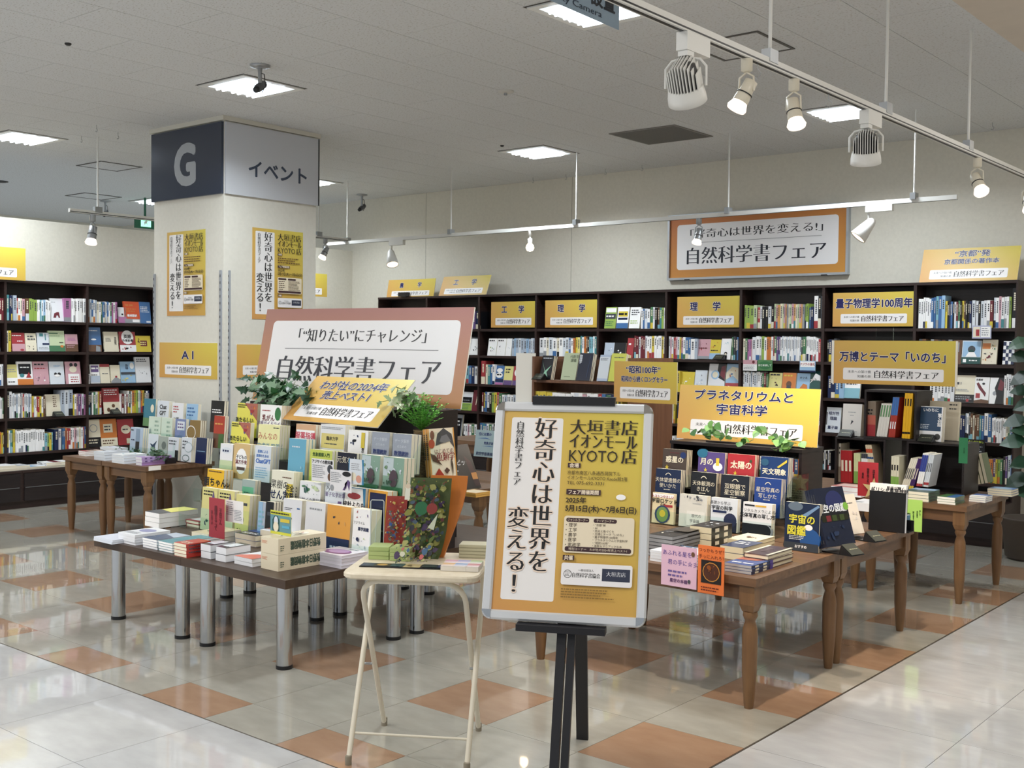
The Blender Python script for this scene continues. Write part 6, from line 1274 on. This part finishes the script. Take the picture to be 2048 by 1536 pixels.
# black plate holders on shelves
for px, py, k in ((1452, 716, 4),):
    bookstand(Py(px - 20, py, YS - .0).x, YS - .0, 0, 'black name plate stand on the second back shelf', ZS[k - 1] - .001)
r = bookstand(XL + .0, Px(104, 830, XL).y, PI / 2, 'black name plate stand on the left bookcase', ZS[1] - .001)
r = bookstand(XL + .0, Px(219, 830, XL).y, PI / 2, 'black name plate stand in the left bookcase bay by the pillar', ZS[1] - .001)
mb = MB(); mb.box(0, 0, 0, .13, .06, .05); o = mb.build('card_clip', BLACK); p = Py(802, 598, YS); o.location = (p.x, YS - .05, 2.129); tag(o, 'black clip block holding the 農学 card on the bookcase top', 'card clip')
SH = SHRINK

# ================================================================== BROWN FREE-STANDING SHELF
YW = 7.15; xw0, xw1 = Py(1064, 760, YW).x, -4.76
r = empty('brown_bookcase', 'brown wood-grain bookcase standing behind the easel poster', 'bookcase', (xw0, YW, 0)); UW, UD, UH = xw1 - xw0, .62, 1.30
zt_ = 1.475
for q, nm in (((0, 0, 0, .022, UD, zt_), 'side_panel'), ((UW - .022, 0, 0, UW, UD, zt_), 'side_panel'), ((.022, .24, .05, UW - .022, .26, zt_ - .02), 'back_panel')):
    mb = MB(); mb.box(*q); mb.build(nm, SHW, r)
for z in (.1, .42, .71, .985, 1.285):
    mb = MB(); mb.box(.022, -.0, z - .02, UW - .022, .24, z); mb.build('shelf', SHW, r)
spine_run(lambda px: (Vector((Py(px, 800, YW + .02).x, YW + .02, .986)), XU, YU), 1070, 1244, 20, .2, 'yyyyWWWWWLWpWWWrbGn', deep=.14)
def wu(desc, px0, px1, pyt, t, n, col, ops, ln=14, **k):
    a, b_ = Py(px0, pyt, YW + .06), Py(px1, pyt, YW + .06); z = 1.286
    standing(desc, a.x, YW + .03, z, b_.x - a.x, (a.z - z) / math.cos(math.radians(ln)), t, n, col, ops, 0, ln, 'on the brown bookcase', **k)
wu('black book with a pale green bird mark', 1083, 1106, 712, .015, 3, '1d1e26', 'L .1 .85 .9 .93 1 L;P .05 .8 .4 .35 .9 .6 .55 .3 .7 .1 .45 .2 .2 .1 .38 .33 9fd4b8')
wu('pale green 代数学 book', 1126, 1155, 707, .02, 1, 'c4cfae', 'T .72 .86 .2 3a4a34 代数学;T .7 .72 .2 3a4a34 講義;L .2 .1 .7 .14 1 6a7a5a')
wu('navy 物理学 book', 1157, 1184, 707, .016, 3, '161d36', 'V .12 .78 .22 L 物理学;P .7 .1 .75 .1 .85 .9 .8 .9 2a3a5a')
wu('pale blue textbook', 1198, 1219, 711, .02, 2, 'b9c8e0', 'R 0 .1 1 .92 L;L .1 .78 .9 .88 2 d')
wu('yellow 線形代数学 book', 1221, 1250, 708, .02, 3, 'd9dc5a', 'L .2 .82 .9 .88 1 d')
bookstand(Py(1072, 757, YW - .0).x, YW + .01, 0, 'black name plate stand on the brown bookcase', 1.285)
a, b_ = Py(1225, 803, YW - .03), Py(1351, 800, YW - .03); wS = b_.x - a.x; hS = Py(1225, 722, YW - .03).z - a.z
board('topic_card', 'orange-yellow 昭和100年 card fixed to the brown bookcase', 'sign', Vector((a.x, YW - .012, a.z)), XU, ZU, wS, hS,
      fair_art(wS, hS, [('“昭和100年”', .47, .8, .2, .54), ('昭和から続くロングセラー', .49, .57, .15, .73)], 0), group=GRP)
a = Py(1033, 836, YW)
mb = MB(); mb.box(0, 0, 0, .205, .006, .47, 'f0ece2'); o = mb.build('blank_board', PRINT); o.location = (xw0 - .212, YW + .05, 1.03); tag(o, 'blank cream back of a board sticking out left of the brown bookcase', 'board')
mb = MB(); mb.box(0, 0, 0, .16, .12, .24, 'L'); o = mb.build('box_file', PRINT, None); o.location = (xw0 - .2, YW - .1, .79); 
Art().lines(.02, .05, .1, .2, 6, 'g').rect(.11, .08, .15, .2, 'T').into(MB(), O=Vector((0, 0, 0))).build('printed_face', PRINT, o); tag(o, 'white printed box below the blank cream board', 'box')
wood_table(xw0 - .75, YW - .35, xw0 - .03, YW + .35, .78, 'oak table left of the brown bookcase, hidden by the easel poster')

# ================================================================== OAK TABLE WITH THE FISH BOOK
ZF = .576
def stand_px(desc, px0, px1, pyt, y, h, t, n, col, ops, ln=12, rz=0, **k):
    a, b_ = Py(px0, pyt, y + .05), Py(px1, pyt, y + .05); z = ZF
    standing(desc, a.x, y, z, b_.x - a.x, h, t, n, col, ops, rz, ln, **k)
mb = MB(); mb.box(0, 0, 0, .115, .15, .36); o = mb.build('display_riser', BLACKW); o.location = (-4.235, 4.345, ZT + .001); tag(o, 'black riser block on the low table under the fish book', 'riser')
standing('cream はじめての魚類学 fish book', -4.155, 4.345, ZT + .362, .205, .29, .018, 2, 'f4e6cc',
         'R 0 0 .04 1 e0a050;R .96 0 1 1 e0a050;P .25 .68 .35 .9 .6 1 .9 .88 .98 .6 .8 .75 4a4a50;P .4 .75 .5 .85 .7 .88 .85 .75 .6 .72 77777c;E .15 .88 .08 .12 8a5a4a;E .1 .72 .12 .12 b8503a;P .02 .55 .2 .5 .45 .3 .3 .35 .1 .4 5a3f34;T .55 .57 .15 m はじめての;S .6 .46 .24 8a1f2a 魚類学;P .12 .12 .3 .26 .48 .12 .42 0.02 .18 .02 b03a2a;P .5 .2 .6 .26 .72 .2 .6 .14 5a4038;P .8 .45 .86 .3 .84 .1 .78 .3 4a3a30', PI / 2, 7, spine='e0a050')
p = Pz(976, 979, ZF)
standing('black book leaning right of the fish book', -5.04, p.y - .27, ZF, .27, .32, .02, 1, '1b181a', 'T .35 .6 .17 L グランピック;L .15 .4 .4 .44 1 L;P .7 .75 .9 .6 1 .05 .8 .05 .75 .4 3a2226;R .78 .2 .98 .35 c88a4a;E .15 .85 .1 .15 5a4a3a;E .15 .85 .07 .11 1b181a', PI / 2, 24)
pile('orange-yellow thin book beside the black leaning one', Pz(915, 991, ZF), .16, .16, .013, 2, 'e0a040', 'R .1 .1 .9 .9 f0e0c0', pages='e8b860')
pile('grey-papered thick volume seen between black book and easel', Vector((-5.35, 6.3, ZF)), .3, .2, .04, 4, 'b8b0a4', 'L .1 .2 .9 .8 3 g', pages='b8b0a4')
notice(947, 862, 990, 912, 6.28, '9fb4b8', 'B .45 .85 .12 3a4a7a 空には雲の;P .1 .68 .5 .72 .75 .66 .5 .69 3a6ab0;B .7 .52 .11 3a4a7a 気象がある;P .35 .4 .7 .43 .95 .4 .7 .41 3a6ab0;B .5 .12 .13 3a4a6a 航空宇宙事典', 'grey-green handwritten notice between the fish book table and the easel', ln=8)

# ================================================================== WHITE FOLDING TABLE
fc = Vector((-3.0, 3.085, 0)); fa = math.atan2(.534, .845); HT = .715
fm = Matrix.Translation(fc) @ Matrix.Rotation(fa, 4, 'Z')
r = empty('folding_table', 'small cream folding table beside the easel poster', 'table', fc, fa)
mb = MB(); P = []
for cx, cy, a0 in ((.2, -.18, -90), (.2, .18, 0), (-.2, .18, 90), (-.2, -.18, 180)):
    for k in range(6): a = math.radians(a0 + 18 * k); P.append((cx + .055 * math.cos(a), cy + .055 * math.sin(a)))
def rr_(s, z): return [Vector((x * s, y * s, z)) for x, y in P]
mb.ring_loft([rr_(.98, HT - .024), rr_(1.0, HT - .018), rr_(1.0, HT - .006), rr_(.985, HT)], smooth=False); mb.build('tabletop', noise_mat('cream_laminate', 'd9cdb4', 'e2d7c0', 30, .4), r)
def uframe(nm, yf, yt, w_, corner, par):
    f = []; b_ = []
    L = [(-w_, yf, .0), (-w_, yf + (yt - yf) * .9, (HT - .03) * .9)]
    pts = [Vector((-w_, yf, .012)), Vector((-w_, yf + (yt - yf) * .86, HT * .84))]
    for k in range(1, 6):
        a = k / 5 * PI / 2; pts.append(Vector((-w_ + corner * (1 - math.cos(a)), yf + (yt - yf) * (.86 + .14 * math.sin(a)), HT * .84 + (HT * .16 - .037) * math.sin(a))))
    q = pts + [Vector((-p.x, p.y, p.z)) for p in pts[::-1]]
    mb = MB(); mb.tube(q, .0105, 10); fr = mb.build(nm, CREAMM, par)
    for sx in (-w_, w_):
        mb = MB(); mb.lathe([(.0125, 0), (.013, .03), (.011, .034)], 12, m=Matrix.Translation((sx, yf, 0))); mb.build('rubber_foot', mat('old_rubber', '8a8272', .8), fr)
    return fr
fr1 = uframe('front_leg_frame', -.225, .17, .222, .05, r)
fr2 = uframe('rear_leg_frame', .215, -.18, .195, .07, r)
mb = MB(); mb.tube([(-.222, -.225 + .395 * .14, HT * .14), (.222, -.225 + .395 * .14, HT * .14)], .005, 8); mb.build('crossbar', CREAMM, fr1)
for sx in (-.208, .208):
    mb = MB(); mb.tube([(sx - .016, 0, HT * .44), (sx + .016, 0, HT * .44)], .005, 8); mb.build('pivot', GREYM, r)
mb = MB(); mb.box(-.06, -.2, HT - .036, -.03, -.17, HT - .024); mb.box(.1, -.2, HT - .034, .11, -.19, HT - .024); mb.build('catch', CREAMM, r)
def onft(u, v, z=0): return fm @ Vector((u, v, HT + z))
def inv(px, py): return fm.inverted() @ Pz(px, py, HT)
for px, lb in ((737, 'left pile of pale green memo blocks on the folding table'), (779, 'right pile of pale green memo blocks on the folding table')):
    q = inv(px, 1119 if px < 750 else 1122)
    for i in range(3):
        mb = MB(); mb.box(0, 0, 0, .08, .1, .0155, 'aec07e'); mb.box(.001, .0015, .0035, .0805, .099, .012, 'c3cf9c'); o = mb.build('memo_block', PRINT); o.matrix_world = fm @ Matrix.Translation((q.x, q.y, HT + .001 + i * .0165)) @ Matrix.Rotation(R.random() * .1 - .05, 4, 'Z')
        tag(o, ['bottom block of the ', 'middle block of the ', 'top block of the '][i] + lb, 'memo block', lb)
def card_set(px, py, w_, h_, ops, label, col='k'):
    q = inv(px, py); mb = MB(); mb.box(0, 0, 0, w_, h_, .003, col); o = mb.build('postcard', PRINT); o.matrix_world = fm @ Matrix.Translation((q.x, q.y, HT + .001)); tag(o, label, 'postcard')
    ops_art(ops, w_, h_).build('printed_face', o, V=YU, O=Vector((0, 0, .003)))
card_set(718, 1134, .17, .07, 'R .02 .1 .3 .9 2a3a4a;R .32 .1 .66 .9 3a3220;E .48 .5 .12 .1 b8924a;R .68 .1 .98 .9 2a4a4e', 'dark night-picture postcards at the front left of the folding table')
card_set(803, 1137, .19, .07, 'R .0 .05 .35 .95 b8a87a;N .02 .1 .33 .9 6a5a3a,8a7a4a 4 4;R .38 .1 .68 .9 22302c;R .7 .1 .97 .9 2a3458', 'second dark postcard set in the middle of the folding table front')
for i in range(6):
    u, v = i % 3, i // 3; c = ['d9a85a', '6a98c8', 'b8505a', 'c07a94', '7a7ab8', '86a85a'][i]; q = inv(881, 1142)
    mb = MB(); mb.box(0, 0, 0, .047, .062, .018, 'ece6dc'); o = mb.build('memo_pad', PRINT); o.matrix_world = fm @ Matrix.Translation((q.x + u * .0475, q.y + v * .063, HT + .001))
    tag(o, ['amber', 'sky blue', 'red', 'pink', 'lilac', 'green'][i] + ' topped small memo pad at the folding table corner', 'memo pad', 'six small coloured memo pads')
    A = Art(); A.p.append(([(0, 0), (.047, 0), (.047, .062), (0, .062)], None, ['efe6e4', 'efe6e4', c, c], 0)); A.build('printed_face', o, V=YU, O=Vector((0, 0, .018)))
q = inv(927, 1106)
for i in range(4):
    mb = MB(); mb.box(0, 0, 0, .12, .085, .012, 'b9b394'); mb.box(0, -.0004, .003, .12, .085, .0122, 'c9c4a6'); o = mb.build('note_book', PRINT); o.matrix_world = fm @ Matrix.Translation((min(q.x, .13), min(q.y, .13), HT + .001 + i * .0132)); tag(o, ['bottom', 'second lowest', 'second highest', 'top'][i] + ' olive-edged notebook in the stack at the rear of the folding table', 'notebook', 'olive notebooks on the folding table')
def curved_sheet(name, label, cat, px, py, w_, prof, th, col, ops, mat_=GLOSSP, lean_u=.0, edge=None, yaw=0):
    q = inv(px, py); r = empty(name, label, cat, fm @ Vector((q.x, q.y, HT + .001)), fa + yaw)
    mb = MB(); rings = []
    for i, (d, z) in enumerate(prof):
        a = prof[max(i - 1, 0)]; b_ = prof[min(i + 1, len(prof) - 1)]; t = Vector((b_[0] - a[0], b_[1] - a[1])).normalized(); n = Vector((t.y, -t.x))
        x = lean_u * d
        rings.append([Vector((x, d, z)), Vector((x + w_, d, z)), Vector((x + w_, d + n.x * th, z + n.y * th)), Vector((x, d + n.x * th, z + n.y * th))])
    mb.ring_loft(rings, edge or col, smooth=False); mb.build('sheet', mat_, r)
    # print bent with the sheet
    A = ops_art(ops, w_, prof[-1][1]); 
    if A.p:
        m2 = MB(); A.into(m2)
        def bend(p):
            z = max(prof[0][1], min(prof[-1][1], p[2]))
            for i in range(len(prof) - 1):
                if z <= prof[i + 1][1] + 1e-9:
                    f = (z - prof[i][1]) / (prof[i + 1][1] - prof[i][1]); d = prof[i][0] + f * (prof[i + 1][0] - prof[i][0]); break
            return (p[0] + lean_u * d, d + p[1] - .0006, z)
        m2.v = [bend(p) for p in m2.v]; m2.build('printed_face', mat_, r)
    return r
prof_o = [(0, 0), (.012, .035), (.028, .08), (.05, .14), (.07, .2), (.083, .26), (.088, .315)]
curved_sheet('document_holder', 'curved orange board standing on the folding table behind the green file', 'display stand', 813, 1113, .148, prof_o, .016, 'd07a2c', '', mat('orange_board', 'c8762c', .4), .9)
prof_g = [(-.045, .0), (-.03, .02), (-.014, .06), (0, .11), (.012, .18), (.02, .25), (.026, .31)]
rr = random.Random(9); cols_ = '5a6a34,3a4a2a,8a8a44,2a3a34,6a3a3a,4a3a5a,9a9a5a,2f5a3a,7a4a34,3a3a44,b0b070,4a5a6a'
curved_sheet('clear_file', 'green clear file crowded with plants and creatures on the folding table', 'clear file', 811, 1112, .165, prof_g, .0015, '4a5530', 'N .0 .0 1 1 ' + cols_ + ' 5 420;R .08 .78 .2 .93 e0e0d0;E .14 .95 .06 .06 d8c8b0;E .5 .68 .16 .16 2f6a44;E .75 .68 .13 .13 8a3a34;P .7 .45 .9 .62 .85 .42 c8d0b8;N .1 .05 .9 .3 c86a6a,4a6a8a,d8d8c0 6 12', GLOSSP, .55)
curved_sheet('clear_file', 'red clear file with small figures, left of the green file', 'clear file', 768, 1104, .085, [(-.01, 0), (0, .06), (.01, .13), (.02, .225)], .0015, '9a3a2e', 'N 0 0 1 1 c8b060,3a4a8a,8a8a7a,d8c890,7a2a22 8 60;N .2 .2 .8 .8 6a6a5a,4a4a4a,b8a878,3a5a9a 9 90', GLOSSP, .3)
r = empty('acrylic_card_stand', 'clear bent acrylic card stand left of the red file', 'card stand', fm @ Vector((inv(741, 1101).x, inv(741, 1101).y, HT + .055)), fa)
r.location.z = HT + .001
mb = MB(); mb.tube([(0, 0, 0), (0, .0, .2), (.004, 0, .206), (.05, 0, .206), (.055, 0, .2), (.055, 0, .0)], .0022, 6); mb.build('bent_edge', mat('acrylic_edge', 'c8d0ce', .15, coat=.5), r)
mb = MB(); mb.box(0, -.001, 0, .055, .001, .205); mb.build('panel', CLEAR, r)

# ================================================================== EASEL POSTER
eu = Vector((.881, .4731, 0)).normalized(); en = Vector((.4731, -.881, 0)).normalized(); ev = (ZU * math.cos(math.radians(16)) - en * math.sin(math.radians(16))).normalized()
WE, HE = .566, .77
ec = Vector((-2.279, 3.03, .612))
m = Matrix((eu, ev, eu.cross(ev))).transposed().to_4x4(); m.translation = ec - eu * WE / 2
r = empty('framed_poster', 'large silver-framed fair poster standing on a black easel', 'poster'); r.matrix_world = m
f = .033
for nm, q in (('frame_rail', (f, 0, WE - f, f)), ('frame_rail', (f, HE - f, WE - f, HE)), ('frame_rail', (0, f, f, HE - f)), ('frame_rail', (WE - f, f, WE, HE - f))):
    mb = MB(); x0, y0, x1, y1 = q
    i_ = .006
    bx = [Vector((a, b_, -.014)) for a, b_ in ((x0, y0), (x1, y0), (x1, y1), (x0, y1))]
    if x1 - x0 > y1 - y0: tp = [Vector((x0, y0 + i_, .006)), Vector((x1, y0 + i_, .006)), Vector((x1, y1 - i_, .006)), Vector((x0, y1 - i_, .006))]
    else: tp = [Vector((x0 + i_, y0, .006)), Vector((x1 - i_, y0, .006)), Vector((x1 - i_, y1, .006)), Vector((x0 + i_, y1, .006))]
    mid = [Vector((p_.x, p_.y, 0)) for p_ in bx]
    mb.ring_loft([bx, mid, tp], smooth=False); mb.build(nm, mat('white_aluminium', 'd6d9dd', .35, .3), r)
for cx, cy, a0 in ((f, f, 180), (WE - f, f, 270), (WE - f, HE - f, 0), (f, HE - f, 90)):
    mb = MB(); P = [Vector((cx, cy, 0))] + [Vector((cx + f * math.cos(math.radians(a0 + 15 * k)), cy + f * math.sin(math.radians(a0 + 15 * k)), 0)) for k in range(7)]
    mb.ring_loft([[p_ + Vector((0, 0, -.0145)) for p_ in P], [p_ + Vector((0, 0, .004)) for p_ in P], [Vector((cx + (p_.x - cx) * .85, cy + (p_.y - cy) * .85, .0075)) for p_ in P]], smooth=False); mb.build('corner_cap', CHROME, r)
mb = MB(); mb.box(f * .6, f * .6, -.013, WE - f * .6, HE - f * .6, -.006); mb.build('backing_board', BLACK, r)
A = poster_art(WE - 2 * f + .004, HE - 2 * f + .004, True); A.into(MB(), U=XU, V=YU, O=Vector((f - .002, f - .002, -.0055)), step=.00012, lift=.0002).build('printed_sheet', PRINT, r)
# easel
r = empty('easel', 'black wooden easel holding the framed poster', 'easel', (0, 0, 0))
bk = ev.cross(eu) * 1.0   # points behind the poster
if bk.dot(en) > 0: bk = -bk
def bar(nm, a, b_, wx, wy, sd=None):
    d = (b_ - a).normalized(); s_ = (sd or eu); s_ = (s_ - d * s_.dot(d)).normalized(); t = d.cross(s_)
    mb = MB(); mb.ring_loft([[p + s_ * sx * wx / 2 + t * sy * wy / 2 for sx, sy in ((-1, -1), (1, -1), (1, 1), (-1, 1))] for p in (a, b_)], smooth=False); return mb.build(nm, mat('black_wood', '1b1b20', .45), r)
C0 = ec + bk * .03
front_foot = Vector((ec.x, ec.y, 0)) + en * .165 + bk * 0 - eu * .01
front_foot = Vector((C0.x, C0.y, 0)) - Vector((ev.x, ev.y, 0)) / ev.z * C0.z - eu * .005
bar('front_leg', Vector((front_foot.x, front_foot.y, 0)) - eu * .0, C0 + ev * .79, .03, .03)
bar('front_leg', Vector((front_foot.x, front_foot.y, 0)) + eu * .034 + bk * .0, C0 + ev * .6 + eu * .034, .026, .022)
rearf = Pz(1165, 1478, 0)
bar('rear_leg', Vector((rearf.x, rearf.y, 0)), C0 + ev * .55 + bk * .03 + eu * .02, .046, .02)
a = ec - ev * .012
bar('tray', a - eu * .155 + en * .004 - ev * .005, a + eu * .15 + en * .004 - ev * .005, .05, .022, en)
a = ec + ev * (HE + .008)
bar('top_clamp', a - eu * .148 - en * .004, a + eu * .148 - en * .004, .04, .03, en)

# ================================================================== LEAFY PLANT AT THE RIGHT EDGE
pc = Py(2066, 820, 8.95)
r = empty('leafy_plant', 'large-leaved dark green plant cut by the right picture edge', 'plant', (pc.x, 8.95, 0))
mb = MB(); mb.lathe([(.14, 0), (.17, .02), (.2, .3), (.205, .31), (.18, .31), (.17, .27), (.02, .27)], 24); mb.build('pot', mat('plant_pot', '4a4038', .6), r)
rr = random.Random(3)
for px, py, L, ang, c in ((2035, 676, .2, 200, '2f5238'), (2038, 705, .2, 190, '1c3526'), (2040, 742, .22, 215, '182e20'), (2037, 775, .18, 180, '1f3f2c'), (2030, 832, .22, 195, '1c3a2a'), (2030, 875, .24, 185, '244a34'), (2038, 915, .2, 200, '2a4f3a'), (2034, 945, .24, 220, '1a3626'), (2032, 970, .22, 175, '1a3626'), (2046, 800, .2, 200, '1f3f2c'), (2044, 860, .2, 160, '274a34'), (2046, 985, .2, 150, '2a5038')):
    b_ = Py(px + 22, py + 4, 8.92 - rr.random() * .08); B0 = Vector((b_.x - pc.x, b_.y - 8.95, b_.z))
    mb = MB(); L *= .78; leaf_shape(mb, B0, Vector((-1, -.5, math.sin(math.radians(ang)) * .8 - .1)), Vector((.1 + rr.random() * .5, -.6, .7)), L, L * .8, c)
    mb.build('leaf', LEAFM, r)
    mb = MB(); mb.tube([(0, 0, .27), (B0.x * .5, B0.y * .5, B0.z * .6), tuple(B0)], .004, 6, col='3a5a3a'); mb.build('leaf_stem', LEAFM, r)
for k in range(3):
    mb = MB(); mb.tube([(rr.random() * .1 - .05, 0, .27), (rr.random() * .1 - .05, .02, .8), (rr.random() * .1, 0, 1.5)], .012, 8, col='3a4a30'); mb.build('stem', LEAFM, r)

o = SHRINK.build('shelved_books', PRINT); tag(o, 'remaining spine-out books on the shelves and further copies in racks and piles', 'book', None, 'stuff')
